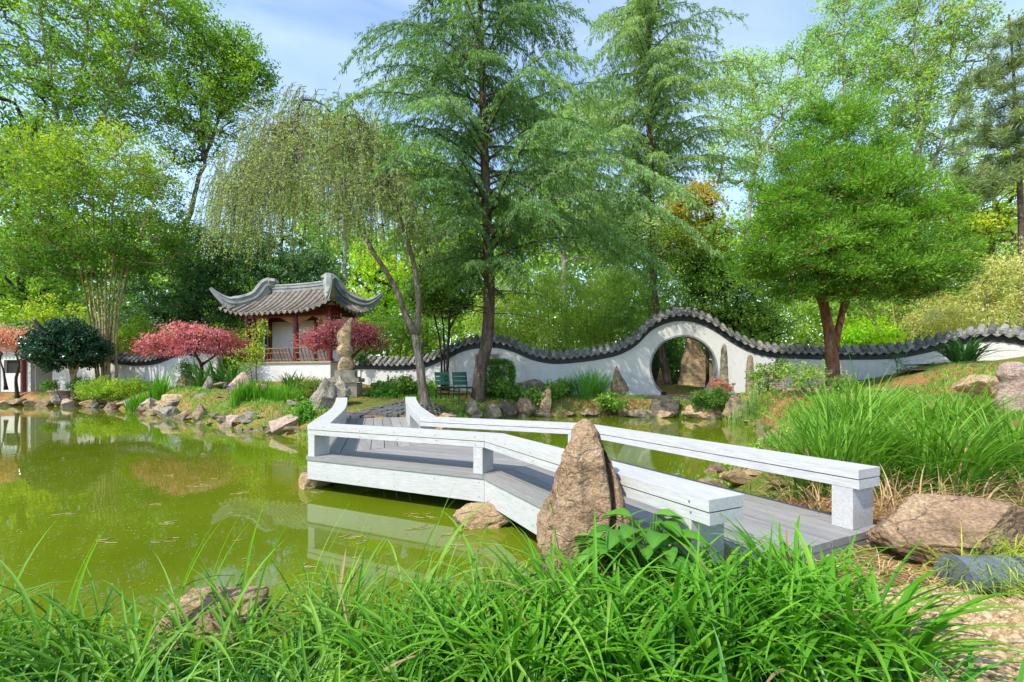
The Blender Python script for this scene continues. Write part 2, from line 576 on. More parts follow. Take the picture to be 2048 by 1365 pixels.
bp = N(nt, "ShaderNodeBump"); bp.inputs["Strength"].default_value = .8; bp.inputs["Distance"].default_value = .03
nt.links.new(n2.outputs["Fac"], bp.inputs["Height"]); nt.links.new(bp.outputs[0], b.inputs["Normal"])
nt.links.new(b.outputs[0], out.inputs[0])
M['ground'] = m
g = MB()
g.add(np.column_stack([XX.ravel(), YY.ravel(), ZZ]), q)
kind(g.build('ground', M['ground'], smooth=True), 'structure')

# pond water: murky green, softly reflecting
m, nt, out = newmat('green_pond_water')
tc = N(nt, "ShaderNodeTexCoord")
n1 = N(nt, "ShaderNodeTexNoise"); n1.inputs["Scale"].default_value = .5; n1.inputs["Detail"].default_value = 5
n2 = N(nt, "ShaderNodeTexNoise"); n2.inputs["Scale"].default_value = 3.2; n2.inputs["Detail"].default_value = 3
mpw = N(nt, "ShaderNodeMapping"); mpw.inputs["Scale"].default_value = (1, .45, 1)
nt.links.new(tc.outputs["Object"], mpw.inputs[0])
nt.links.new(tc.outputs["Object"], n1.inputs["Vector"]); nt.links.new(mpw.outputs[0], n2.inputs["Vector"])
col = ramp(nt, [(.3, (.085, .122, .004)), (.7, (.135, .178, .008))], n1.outputs["Fac"])
b = N(nt, "ShaderNodeBsdfPrincipled")
b.inputs["Roughness"].default_value = .025
b.inputs["IOR"].default_value = 1.4
b.inputs["Specular IOR Level"].default_value = .55
nt.links.new(col, b.inputs["Base Color"])
bp = N(nt, "ShaderNodeBump"); bp.inputs["Strength"].default_value = .028; bp.inputs["Distance"].default_value = .05
nt.links.new(n2.outputs["Fac"], bp.inputs["Height"]); nt.links.new(bp.outputs[0], b.inputs["Normal"])
nt.links.new(b.outputs[0], out.inputs[0])
M['water'] = m
wm = MB()
wm.add([(-46, .8, 0), (6.6, .8, 0), (6.6, 20, 0), (-46, 20, 0)], np.array([[0, 1, 2, 3]]))
kind(wm.build('pond_water', M['water']), 'structure')
# ------------------------------------------------------------------ zigzag bridge
D1 = np.array([-.446, .895]); D2 = np.array([-.904, .4276]); D3 = np.array([-.2816, .9595])
D1, D2, D3 = D1 / np.linalg.norm(D1), D2 / np.linalg.norm(D2), D3 / np.linalg.norm(D3)
C1 = np.array([-.223, 3.66]); C2 = np.array([-2.026, 4.527])
C2 = C1 + D2 * np.linalg.norm(C2 - C1)
E0 = C1 - D1 * 2.12
E3 = C2 + D3 * 4.4
DIRS = [D1, D2, D3]
NRM = [np.array([d[1], -d[0]]) for d in DIRS]
FR = [E0, C1, C2, E3]
BW = 1.34
M['white_wood'] = white_wood(0.0)
WW = [white_wood(math.atan2(d[1], d[0])) for d in DIRS]
DW = [deck_wood(math.atan2(d[1], d[0])) for d in DIRS]
M['deck'] = DW[0]
DZ = .347


def offp(i, o):
    """corner i of the bridge's plan, moved o metres towards the far side"""
    if i == 0:
        return E0 + NRM[0] * o
    if i == 3:
        return E3 + NRM[2] * o
    a, b = FR[i] + NRM[i - 1] * o, FR[i] + NRM[i] * o
    A = np.array([DIRS[i - 1], -DIRS[i]]).T
    t = np.linalg.solve(A, b - a)
    return a + DIRS[i - 1] * t[0]


br = thing('footbridge', 'white low-railed zigzag wooden footbridge with grey plank deck over the green pond', 'footbridge', (C1[0], C1[1], DZ))
for sgm in range(3):
    d = MB()
    npl = 9
    pw = BW / npl
    for k in range(npl):
        o0, o1 = k * pw + .004, (k + 1) * pw - .004
        if k == 0:
            o0 = -.012
        if k == npl - 1:
            o1 = BW + .012
        e = DIRS[sgm] * .003
        pl = [offp(sgm, o0) + e, offp(sgm, o1) + e, offp(sgm + 1, o1) - e, offp(sgm + 1, o0) - e]
        dz = RNG.uniform(-.0015, .0015)
        d.prism(pl, DZ - .035, DZ + dz, RNG.uniform(0, 1))
    d.build('deck', DW[sgm], br)
    # fascia boards on both sides
    for o0, o1 in ((0, .04), (BW - .04, BW)):
        fa = MB()
        e0 = DIRS[sgm] * (.03 if sgm == 0 else .002)
        e1 = DIRS[sgm] * .002
        pl = [offp(sgm, o0) + e0, offp(sgm, o1) + e0, offp(sgm + 1, o1) - e1, offp(sgm + 1, o0) - e1]
        fa.prism(pl, DZ - .225, DZ - .037)
        fa.build('fascia', WW[sgm], br)
ee = MB()
ee.prism([offp(0, .045) + D1 * .005, offp(0, BW - .045) + D1 * .005, offp(0, BW - .045) + D1 * .035, offp(0, .045) + D1 * .035], DZ - .2, DZ - .037)
ee.build('end_board', M['deck'], br)
joist = MB()
for sgm in range(3):
    joist.prism([offp(sgm, .5) + DIRS[sgm] * .05, offp(sgm, .6) + DIRS[sgm] * .05, offp(sgm + 1, .6) - DIRS[sgm] * .01, offp(sgm + 1, .5) - DIRS[sgm] * .01], DZ - .19, DZ - .037)
joist.build('joist', M['dark'], br)
RW = .2
RZ1 = DZ + .312
RT = .046                                    # each of the two boards
for (o0, o1) in ((0, RW), (BW - RW, BW)):
    for sgm in range(3):
        rl = MB()
        a0, a1 = offp(sgm, o0), offp(sgm, o1)
        b0, b1 = offp(sgm + 1, o0), offp(sgm + 1, o1)
        if sgm == 0:
            a0, a1 = (a0 - D1 * .05, a1 - D1 * .05) if o0 == 0 else (a0 + D1 * .01, a1 + D1 * .01)
        e = DIRS[sgm] * .0012
        a0, a1, b0, b1 = a0 + e, a1 + e, b0 - e, b1 - e
        if sgm < 2:
            rl.prism([a0, a1, b1, b0], RZ1 - RT, RZ1)
            lo = MB()
            ins = NRM[sgm] * .004
            lo.prism([a0 + ins, a1 - ins, b1 - ins, b0 + ins], RZ1 - 2 * RT - .006, RZ1 - RT - .006)
            up = rl.build('rail', WW[sgm], br)
            lo.build('lower_board', WW[sgm], up)
        else:                                # the last stretch sweeps up to a closed end on the bank
            K = 22
            lo = MB()
            pn = MB()
            L = np.linalg.norm(b0 - a0)
            for k in range(K):
                s0, s1 = k / K, (k + 1) / K
                lift = lambda s: .09 * max(0, (s - .45) / .55) ** 1.8
                flare = lambda s: NRM[2] * (.10 * max(0, (s - .35) / .65) ** 2 * (-1 if o0 == 0 else .5))
                q0, q1 = a0 + (b0 - a0) * s0 + flare(s0), a1 + (b1 - a1) * s0 + flare(s0)
                r0, r1 = a0 + (b0 - a0) * s1 + flare(s1), a1 + (b1 - a1) * s1 + flare(s1)
                zz = np.array([lift(s0), lift(s0), lift(s1), lift(s1)])
                rl.prism([q0, q1, r1, r0], RZ1 - RT + zz, RZ1 + zz)
                lo.prism([q0, q1, r1, r0], RZ1 - 2 * RT - .006 + zz, RZ1 - RT - .006 + zz)
                if s0 > .48:
                    ins = NRM[2] * .012
                    pn.prism([q0 + ins, q1 - ins, r1 - ins, r0 + ins], DZ - .12, RZ1 - 2 * RT - .008 + zz)
            up = rl.build('rail', WW[sgm], br)
            lo.build('lower_board', WW[sgm], up)
            pn.build('end_panel', M['white_wood'], br)


def post(sgm, t_at, o0, o1, w=.085):
    c = (FR[sgm] if sgm else E0)
    dd = DIRS[sgm]
    base = offp(sgm, o0)
    pb = MB()
    A = FR[sgm] + NRM[sgm] * o0 + dd * t_at
    B = FR[sgm] + NRM[sgm] * o1 + dd * t_at
    pb.prism([A, B, B + dd * w, A + dd * w], DZ + .001, RZ1 - 2 * RT - .008)
    pb.build('post', M['white_wood'], br)


ins = .006
L2 = np.linalg.norm(C2 - C1)
post(0, .04, ins, RW - ins, .10)
post(0, .04, BW - RW + ins, BW - ins, .10)
post(1, .02, ins, RW - ins)
post(1, L2 - .09, ins, RW - ins)
tb = (offp(1, BW - .1) - FR[1] - NRM[1] * (BW - .1)) @ D2
post(1, tb + .02, BW - RW + ins, BW - ins)
tb2 = (offp(2, BW - .1) - FR[2] - NRM[2] * (BW - .1)) @ D3
post(2, tb2 + .02, BW - RW + ins, BW - ins)

# screw heads on the front boards
sm = MB()
th_ = np.linspace(0, 2 * math.pi, 9)[:-1]
sm.add([(0, -.0015, 0)] + [(.0055 * math.cos(a), 0, .0055 * math.sin(a)) for a in th_], np.array([[0, 1 + i_, 1 + (i_ + 1) % 8] for i_ in range(8)]))
so0 = None
for sgm in (0, 1):
    Ls = np.linalg.norm(FR[sgm + 1] - FR[sgm])
    ang_ = math.atan2(NRM[sgm][1], NRM[sgm][0]) - math.pi / 2
    for k in range(int(Ls / .42) + 1):
        for z_ in (DZ - .075, DZ - .185, RZ1 - .022, RZ1 - .075):
            t_ = .07 + k * .42 + RNG.uniform(-.03, .03)
            if t_ > Ls - .03:
                continue
            q = FR[sgm] + DIRS[sgm] * t_ + NRM[sgm] * (-.0008 if z_ < RZ1 - .05 else -.0008)
            if z_ == RZ1 - .075:
                q = q + NRM[sgm] * .004
            if so0 is None:
                so0 = sm.build('screw', M['metal_grey'], br)
                so0.data.transform(__import__('mathutils').Matrix.Translation(tuple(ORIGIN[br])))
                o_ = so0
            else:
                o_ = so0.copy()
                COL.objects.link(o_)
                o_.parent = br
            o_.location = (q[0] - ORIGIN[br][0], q[1] - ORIGIN[br][1], z_ + RNG.uniform(-.008, .008) - ORIGIN[br][2])
            o_.rotation_euler = (0, 0, ang_)

# ------------------------------------------------------------------ garden walls with tiled coping
def smooth_knots(xs, ys, x, it=1):
    """monotone-ish cubic (Catmull-Rom, clamped) through knots"""
    xs = np.asarray(xs, float); ys = np.asarray(ys, float)
    mslope = np.gradient(ys, xs)
    i = np.clip(np.searchsorted(xs, x) - 1, 0, len(xs) - 2)
    h = xs[i + 1] - xs[i]
    t = np.clip((x - xs[i]) / h, 0, 1)
    h00 = 2 * t ** 3 - 3 * t ** 2 + 1; h10 = t ** 3 - 2 * t ** 2 + t; h01 = -2 * t ** 3 + 3 * t ** 2; h11 = t ** 3 - t ** 2
    return h00 * ys[i] + h10 * h * mslope[i] + h01 * ys[i + 1] + h11 * h * mslope[i + 1]


def garden_wall(label, depth_knots, top_knots, px0, px1, gate=None, ztile=.47, windows=()):
    """top_knots: (photo column, row of the coping's crest) read off at the wall's own distance"""
    dk = np.array(depth_knots, float)
    tk = np.array(top_knots, float)
    pxs = np.linspace(px0, px1, 1400)
    Y = smooth_knots(dk[:, 0], dk[:, 1], pxs)
    row = smooth_knots(tk[:, 0], tk[:, 1], pxs)
    X = (pxs - CX) / F * Y
    ZT = CH + (HY - row) / F * Y
    s = np.concatenate([[0], np.cumsum(np.hypot(np.diff(X), np.diff(Y)))])

    def at(u):
        x = np.interp(u, s, X); y = np.interp(u, s, Y); z = np.interp(u, s, ZT)
        tx = np.interp(u + .06, s, X) - np.interp(u - .06, s, X)
        ty = np.interp(u + .06, s, Y) - np.interp(u - .06, s, Y)
        l = np.hypot(tx, ty) + 1e-9
        return x, y, z, ty / l, -tx / l        # normal points to the camera's side

    def pt(u, off, z):
        x, y, _, nx_, ny_ = at(u)
        return np.stack([x + nx_ * off, y + ny_ * off, np.broadcast_to(z, np.shape(x))], axis=-1)
    um = s[-1] / 2
    base = pt(np.array([um]), 0, 0)[0]
    base[2] = gz(base[0], base[1])
    wl = thing('garden_wall', label, 'wall', base)
    TH = .15
    us = list(np.arange(0, s[-1], .12)) + [s[-1]]
    if gate:
        gc, gr, gzb = gate                     # px column, radius, bottom z ; centre z given as 4th
        uc = np.interp(gc, pxs, s)
        zc = gate_z
        phi = np.linspace(0, math.pi, 49)
        us = [u for u in us if abs(u - uc) > gr + .005] + list(uc - gr * np.cos(phi))
        us = sorted(us)
    us = np.array(us)
    zt = at(us)[2] - ztile + .16               # wall body reaches up under the coping
    gb = ground_z(*pt(us, 0, 0)[:, :2].T) - .4
    b = MB()

    def strip(u, z0, z1):
        for off, flip in ((TH, False), (-TH, True)):
            lo, hi = pt(u, off, z0), pt(u, off, z1)
            V = np.vstack([lo, hi]); n = len(u)
            k = np.arange(n - 1)
            fq = np.stack([k, k + 1, n + k + 1, n + k], -1)
            b.add(V, fq[:, ::-1] if flip else fq)

    def sheet(u, z, flip=False):
        V = np.vstack([pt(u, TH, z), pt(u, -TH, z)]); n = len(u); k = np.arange(n - 1)
        fq = np.stack([k, k + 1, n + k + 1, n + k], -1)
        b.add(V, fq[:, ::-1] if flip else fq)
    if gate:
        L_ = us <= uc - gr + 1e-6; R_ = us >= uc + gr - 1e-6; G_ = (us >= uc - gr - 1e-6) & (us <= uc + gr + 1e-6)
        strip(us[L_], gb[L_], zt[L_]); strip(us[R_], gb[R_], zt[R_])
        ug = us[G_]; hh = np.sqrt(np.maximum(gr ** 2 - (ug - uc) ** 2, 0))
        strip(ug, zc + hh, zt[G_])
        strip(ug, gb[G_], np.maximum(zc - hh, gzb))
        sheet(ug, zc + hh, True)
        sheet(ug, np.maximum(zc - hh, gzb))
    else:
        strip(us, gb, zt)
    sheet(us, zt)
    for ue, fl in ((us[0], False), (us[-1], True)):
        q = np.array([pt(np.array([ue]), TH, gb[0])[0], pt(np.array([ue]), -TH, gb[0])[0], pt(np.array([ue]), -TH, zt[0] if ue == us[0] else zt[-1])[0], pt(np.array([ue]), TH, zt[0] if ue == us[0] else zt[-1])[0]])
        b.add(q, np.array([[0, 1, 2, 3]]))
    b.build('plaster_panel', M['plaster'], wl)
    # dark painted band under the tiles
    bd = MB()
    u = np.arange(0, s[-1] + .01, .08); u[-1] = s[-1]
    z = at(u)[2]
    n = len(u); k = np.arange(n - 1)
    for off, fl in ((TH + .025, 1), (-TH - .025, -1)):
        V = np.vstack([pt(u, off, z - ztile), pt(u, off, z - ztile + .30), pt(u, off - .024 * fl, z - ztile), pt(u, off - .024 * fl, z - ztile + .30)])
        bd.add(V, [np.stack([k, k + 1, n + k + 1, n + k], -1)[:, ::fl], np.stack([2 * n + k, 2 * n + k + 1, k + 1, k], -1)[:, ::fl]])
    bd.build('dark_band', M['band'], wl)
    # coping: sloping bed, round cover tiles and pointed drip tiles
    cp = MB()
    EV = .31
    for sg in (1, -1):
        V = np.vstack([pt(u, 0, z - .05), pt(u, sg * EV, z - .235), pt(u, sg * EV, z - .26), pt(u, sg * TH, z - .26)])
        cp.add(V, [np.stack([k, k + 1, n + k + 1, n + k], -1)[:, ::-sg], np.stack([n + k, n + k + 1, 2 * n + k + 1, 2 * n + k], -1)[:, ::-sg], np.stack([2 * n + k, 2 * n + k + 1, 3 * n + k + 1, 3 * n + k], -1)[:, ::-sg]])
    th = np.linspace(-.15, math.pi + .15, 9)
    sp = .235
    nt_ = int(s[-1] / sp)
    for kk in range(nt_):
        uu = (kk + .5) * sp
        for sg in (1, -1):
            x, y, zz, nx_, ny_ = [float(v) for v in at(np.array([uu]))[:3]] + [float(v) for v in at(np.array([uu]))[3:]]
            tx, ty = -ny_, nx_
            z1 = float(at(np.array([uu + .1]))[2]); z0 = float(at(np.array([uu - .1]))[2])
            sl_ = (z1 - z0) / .2 * (1 if tx * (np.interp(uu + .1, s, X) - np.interp(uu - .1, s, X)) + ty * (np.interp(uu + .1, s, Y) - np.interp(uu - .1, s, Y)) > 0 else -1)
            r0 = .076 * RNG.uniform(.88, 1.10)
            cx_, sx_ = np.cos(th) * r0, np.sin(th) * r0
            var = RNG.uniform(0, 1)
            rings = []
            for off, dz, rr in ((-.02, -.015, 1.0), (.11, -.075, 1.04), (.115, -.09, .94), (.22, -.145, 1.0), (.225, -.16, .92), (EV + .03, -.215, 1.0)):
                jt = RNG.uniform(-.011, .011)
                rings.append(np.column_stack([x + tx * cx_ * rr + nx_ * sg * off, y + ty * cx_ * rr + ny_ * sg * off, zz + dz + sx_ * rr + cx_ * sl_ + jt]))
            Vt = np.vstack(rings)
            nr, kn = len(rings), len(th)
            a, c_ = np.meshgrid(np.arange(nr - 1), np.arange(kn - 1), indexing='ij')
            fq = np.stack([a * kn + c_, (a + 1) * kn + c_, (a + 1) * kn + c_ + 1, a * kn + c_ + 1], -1).reshape(-1, 4)
            cp.add(Vt, [fq, (np.arange(kn) + (nr - 1) * kn).reshape(1, -1), np.arange(kn)[::-1].reshape(1, -1)], var)
            # drip tile between this cover tile and the next
            dpts = [(-.098, .01), (-.085, -.045), (-.035, -.085), (0, -.105), (.035, -.085), (.085, -.045), (.098, .01), (.05, -.02), (-.05, -.02)]
            x2, y2, z2 = [float(v[0]) for v in at(np.array([uu + sp / 2]))[:3]]
            q = np.array([[x2 + tx * a_ + nx_ * sg * (EV + .012), y2 + ty * a_ + ny_ * sg * (EV + .012), z2 - .225 + b_ + a_ * sl_] for a_, b_ in dpts])
            q2 = q - np.array([nx_ * sg * .02, ny_ * sg * .02, -.004])
            cp.add(np.vstack([q, q2]), [np.array([[0, 1, 2, 8], [2, 3, 7, 8], [3, 4, 5, 7]]), np.array([[7, 5, 6]]), np.array([[i_, 9 + i_, 9 + (i_ + 1) % 9, (i_ + 1) % 9] for i_ in range(9)])], RNG.uniform(.3, 1))
    cp.build('tile_coping', M['tile'], wl)
    if gate:
        rg = MB()
        ang0 = math.asin(max(-1, (gzb - zc) / gr))
        ang = np.linspace(ang0, math.pi - ang0, 72)
        prof = [(-.005, TH + .022), (.055, TH + .022), (.055, TH + .0), (.055, -TH), (.055, -TH - .022), (-.005, -TH - .022)]
        rings = [pt(uc + (gr + a_) * np.cos(ang), o_, zc + (gr + a_) * np.sin(ang)) for a_, o_ in prof]
        V = np.vstack(rings); n = len(ang); k = np.arange(n - 1); fl = []
        for r_ in range(len(prof)):
            r2 = (r_ + 1) % len(prof)
            fl.append(np.stack([r_ * n + k, r_ * n + k + 1, r2 * n + k + 1, r2 * n + k], -1))
        rg.add(V, fl)
        for sgn in (-1, 1):                    # short straight jambs where the circle meets the sill
            uj = uc + sgn * (gr * math.cos(ang0) + .03)
            c_ = pt(np.array([uj]), 0, gzb - .15)[0]
            _, _, _, a_, b_ = at(np.array([uj]))
            rg.box(c_, (.075, .36, .46), math.atan2(-float(a_[0]), -float(b_[0])) * 0 + math.atan2(float(a_[0]) * -1, float(b_[0])) + math.pi)
        rg.build('moon_gate_frame', M['gate_trim'], wl)
    for (pxa, pxb, ra, rb) in windows:
        pc = (pxa + pxb) / 2
        uw = np.interp(pc, pxs, s)
        x, y, z, nx_, ny_ = [float(v[0]) for v in at(np.array([uw]))]
        Yw = y
        hw, zc_, hh = (pxb - pxa) / 2 / F * Yw, CH + (HY - (ra + rb) / 2) / F * Yw, (rb - ra) / 2 / F * Yw
        tx, ty = -ny_, nx_

        def wp(a_, o_, z_):
            return np.array([x + tx * a_ + nx_ * o_, y + ty * a_ + ny_ * o_, zc_ + z_])
        wf = MB()
        rz_ = math.atan2(ty, tx)
        for a_, z_, sx_, sz_ in ((0, hh - .02, 2 * hw, .05), (0, -hh + .02, 2 * hw, .05), (-hw + .02, 0, .05, 2 * hh - .09), (hw - .02, 0, .05, 2 * hh - .09)):
            wf.box(wp(a_, TH + .02, z_), (sx_, .05, sz_), rz_)
        wo_ = wf.build('lattice_window', M['stone_block'], wl)
        bk = MB(); bk.box(wp(0, TH + .003, 0), (2 * hw - .06, .012, 2 * hh - .06), rz_); bk.build('window_recess', M['gate_trim'], wo_)
        lt = MB()
        for a0 in np.linspace(0, 2 * math.pi, 6, endpoint=False):
            tt = np.linspace(0, 1, 9)
            r_ = hh * .78 * (1 - .55 * tt)
            lt.tube(np.array([wp(r_[i_] * 1.15 * math.cos(a0 + 1.9 * tt[i_]), TH + .022, r_[i_] * math.sin(a0 + 1.9 * tt[i_])) for i_ in range(9)]), .016, 5)
        tt = np.linspace(0, 2 * math.pi, 25)
        lt.tube(np.array([wp(hh * .84 * 1.1 * math.cos(t_), TH + .022, hh * .84 * math.sin(t_)) for t_ in tt]), .018, 5)
        lt.tube(np.array([wp(hh * .3 * math.cos(t_), TH + .022, hh * .3 * math.sin(t_)) for t_ in tt]), .016, 5)
        lt.build('lattice', M['plaster'], wo_)
    return wl, at, pxs, s


gate_z = CH + (HY - 736) / F * 16
MAINW = garden_wall('long undulating white garden wall with dark tiled coping and a round moon gate', [(700, 17.6), (850, 17.0), (985, 16.6), (1100, 16.3), (1363, 16), (1520, 15.6), (1700, 15), (1850, 14.2), (2048, 12.7), (2300, 10.8)],
            [(700, 717), (722, 715), (800, 716), (840, 713), (865, 707), (885, 698), (900, 692), (930, 678), (960, 672), (1000, 672), (1030, 680), (1060, 693), (1100, 702), (1150, 700), (1200, 693), (1240, 683), (1270, 666), (1300, 637), (1330, 622), (1363, 617), (1400, 624), (1430, 639), (1460, 659), (1500, 679), (1540, 688), (1600, 691), (1700, 692), (1800, 687), (1850, 677), (1900, 664), (1950, 655), (2000, 652), (2048, 658), (2120, 672), (2300, 680)],
            700, 2290, gate=(1363.5, 62 * 16 / F, CH + (HY - 793) / F * 16), windows=((952, 1000, 709, 735),))
vp = MB()
xg, yg, zg, nxg, nyg = [float(v[0]) for v in MAINW[1](np.array([np.interp(1325, MAINW[2], MAINW[3])]))]
vp.box((xg + nxg * .165, yg + nyg * .165, CH - (787 - HY) / F * 16), (.17, .03, .12), math.atan2(nxg, -nyg))
vp.build('vent', M['dark'], [o for o in COL.objects if o.name == 'garden_wall'][0])
LEFTW = garden_wall('short dipping white garden wall with tiled coping between crepe myrtle and pavilion', [(110, 20.6), (222, 20.4), (300, 20.2), (360, 20), (440, 19.8)],
            [(110, 690), (150, 692), (190, 698), (222, 704), (250, 709), (290, 711), (325, 706), (345, 698), (367, 689), (400, 682), (440, 690)], 112, 440)
# ------------------------------------------------------------------ pavilion
def swept(mb, pts, prof, up=np.array([0, 0, 1.0]), var=.5, scale=None):
    """sweep a closed (side, height) profile along a 3-D polyline"""
    pts = np.asarray(pts, float); n = len(pts)
    t = unit(np.gradient(pts, axis=0))
    side = np.cross(t, up); side[:, 2] = 0; side = unit(side)
    upv = np.cross(side, t)
    prof = np.asarray(prof, float); k = len(prof)
    sc_ = np.ones(n) if scale is None else np.asarray(scale)
    V = pts[:, None, :] + sc_[:, None, None] * (side[:, None, :] * prof[None, :, 0, None] + upv[:, None, :] * prof[None, :, 1, None])
    i = np.arange(n - 1)[:, None] * k; j = np.arange(k)[None, :]
    qd = np.stack([i + j, i + (j + 1) % k, i + k + (j + 1) % k, i + k + j], -1).reshape(-1, 4)
    mb.add(V.reshape(-1, 3), [qd, np.arange(k)[::-1].reshape(1, k), (np.arange(k) + (n - 1) * k).reshape(1, k)], var)


RIDGE = [(-.10, -.18), (.10, -.18), (.10, -.02), (.135, 0), (.135, .04), (.09, .06), (.09, .14), (.12, .16), (.07, .24), (-.07, .24), (-.12, .16), (-.09, .14), (-.09, .06), (-.135, .04), (-.135, 0), (-.10, -.02)]


def hip_roof(root, org, U, Wd, fw, fd, ze, rise, nribs_front, nribs_side, hump=.55, tip=.95, ext=.28):
    """curved hip roof: eave rectangle fw x fd from corner org along U and Wd; tiles, hips, ridge"""
    hd = fd / 2

    def loc(a, b, z):
        q = org[:2] + U * a + Wd * b
        return np.array([q[0], q[1], z])

    def zf(a, b):
        e = np.minimum.reduce([a, fw - a, b, fd - b])
        f = np.clip(e / hd, 0, 1)
        ca = np.minimum(a, fw - a); cb = np.minimum(b, fd - b)
        corner = np.clip(1 - np.hypot(ca, cb) / 1.5, 0, 1) ** 2
        return ze + rise * (.62 * f + .38 * f * f) + .34 * corner
    A, B = np.meshgrid(np.linspace(0, fw, 61), np.linspace(0, fd, 41))
    V = np.array([loc(a, b, 0) for a, b in zip(A.ravel(), B.ravel())])
    V[:, 2] = zf(A.ravel(), B.ravel())
    i, j = np.meshgrid(np.arange(60), np.arange(40))
    fq = np.stack([j * 61 + i, j * 61 + i + 1, (j + 1) * 61 + i + 1, (j + 1) * 61 + i], -1).reshape(-1, 4)
    sh = MB()
    if np.cross(U, Wd) < 0:
        fq = fq[:, ::-1]
    sh.add(V, fq)
    V2 = V - np.array([0, 0, .09])
    sh.add(V2, fq[:, ::-1])
    rf = sh.build('roof', M['tile_light'], root)
    so_ = MB()
    V3 = V - np.array([0, 0, .10])
    so_.add(V3, fq[:, ::-1])
    so_.build('soffit', M['red_wood'], rf)
    # rows of round tiles down each slope, each with a drip tile between
    tl = MB()
    th = np.linspace(0, math.pi, 7)

    def row(side, c):
        if side in (0, 2):
            lim = min(c, fw - c, hd)
            bs = np.linspace(-.05, lim, 9)
            pts = np.array([loc(c, b_ if side == 0 else fd - b_, zf(np.array([c]), np.array([max(b_, 0)]))[0] - (.03 if b_ < 0 else 0)) for b_ in bs])
            acr = U
            outv = -Wd if side == 0 else Wd
        else:
            lim = min(c, fd - c, hd)
            bs = np.linspace(-.05, lim, 9)
            pts = np.array([loc(b_ if side == 3 else fw - b_, c, zf(np.array([max(b_, 0)]), np.array([c]))[0] - (.03 if b_ < 0 else 0)) for b_ in bs])
            acr = Wd
            outv = -U if side == 3 else U
        acr3 = np.array([acr[0], acr[1], 0])
        rr = .075
        ring = np.cos(th)[:, None] * acr3 * rr + np.sin(th)[:, None] * np.array([0, 0, rr])
        V = (pts[:, None, :] + ring[None]).reshape(-1, 3)
        k = len(th); n = len(pts)
        a, c_ = np.meshgrid(np.arange(n - 1), np.arange(k - 1), indexing='ij')
        fq_ = np.stack([a * k + c_, (a + 1) * k + c_, (a + 1) * k + c_ + 1, a * k + c_ + 1], -1).reshape(-1, 4)
        tl.add(V, [fq_, np.arange(k).reshape(1, k)], RNG.uniform(0, 1))
        o3 = np.array([outv[0], outv[1], 0])
        e = pts[0] + o3 * .01
        hw = .11
        dp = [(-hw, 0), (-.09, -.06), (-.04, -.12), (0, -.15), (.04, -.12), (.09, -.06), (hw, 0)]
        sh_ = acr3 * (fw / nribs_front / 2 if side in (0, 2) else fd / nribs_side / 2)
        q = np.array([e + sh_ + acr3 * x_ + np.array([0, 0, z_ + .03]) for x_, z_ in dp])
        tl.add(np.vstack([q, q - o3 * .025]), [np.arange(7).reshape(1, 7), np.arange(7, 14)[::-1].reshape(1, 7), np.array([[i_, 7 + i_, 7 + (i_ + 1) % 7, (i_ + 1) % 7] for i_ in range(7)])], RNG.uniform(.4, 1))
    for k in range(nribs_front):
        for sd in (0, 2):
            row(sd, (k + .5) * fw / nribs_front)
    for k in range(nribs_side):
        for sd in (1, 3):
            row(sd, (k + .5) * fd / nribs_side)
    tl.build('roof_tile', M['tile_light'], rf)
    # main ridge and four humped hips with flying tips
    rd = MB()
    zt = ze + rise
    rpts = np.array([loc(hd + (fw - 2 * hd) * t_, hd, zt + .06 + .04 * (2 * t_ - 1) ** 2) for t_ in np.linspace(0, 1, 12)])
    swept(rd, rpts, np.array(RIDGE) * .8)
    rd.build('ridge', M['ridge'], rf)
    for (ca, cb, sa, sb) in ((0, 0, 1, 1), (fw, 0, -1, 1), (fw, fd, -1, -1), (0, fd, 1, -1)):
        hp = MB()
        tt = np.linspace(0, 1, 30)
        pts = []
        for t_ in tt:
            e = hd * 1.02 * (1 - t_) - ext * max(0, t_) ** 3      # runs from the ridge end out past the corner
            ee_ = max(e, 0)
            z = zf(np.array([ca + sa * ee_]), np.array([cb + sb * ee_]))[0]
            z += hump * math.exp(-((t_ - .10) / .13) ** 2)                    # hump beside the ridge
            z += tip * max(0, (t_ - .62) / .38) ** 2.4 + .06
            pts.append(loc(ca + sa * e, cb + sb * e, z))
        swept(hp, np.array(pts), np.array(RIDGE) * 1.1, scale=np.clip(1.25 - 1.0 * np.clip((tt - .70) / .3, 0, 1), .25, 1.25))
        # web of plaster between the hip and the tiles
        hp.add(np.array([p_ - np.array([0, 0, .1]) for p_ in pts[:26]] + [np.array([p_[0], p_[1], min(p_[2] - .12, zf(np.array([np.clip((p_[:2] - org[:2]) @ U, 0, fw)]), np.array([np.clip((p_[:2] - org[:2]) @ Wd, 0, fd)]))[0] - .02)]) for p_ in pts[:26]]),
               np.array([[i_, i_ + 1, 26 + i_ + 1, 26 + i_] for i_ in range(25)]))
        hp.build('hip_ridge', M['ridge'], rf)
    return loc


pb = P(655, 742, 17.4)
U = np.array([-.95, .31]); U /= np.linalg.norm(U)
Wd = np.array([.31, .95]); Wd /= np.linalg.norm(Wd)
porg = np.array([-6.62, 16.75])
FW, FD = 5.4, 2.55
PZ = 1.0
pv = thing('garden_pavilion', 'open Chinese pavilion with flying grey tiled roof and dark red columns behind red maples', 'pavilion', (porg[0], porg[1], PZ))


def pl(a, b, z=0.0):
    q = porg + U * a + Wd * b
    return np.array([q[0], q[1], z])


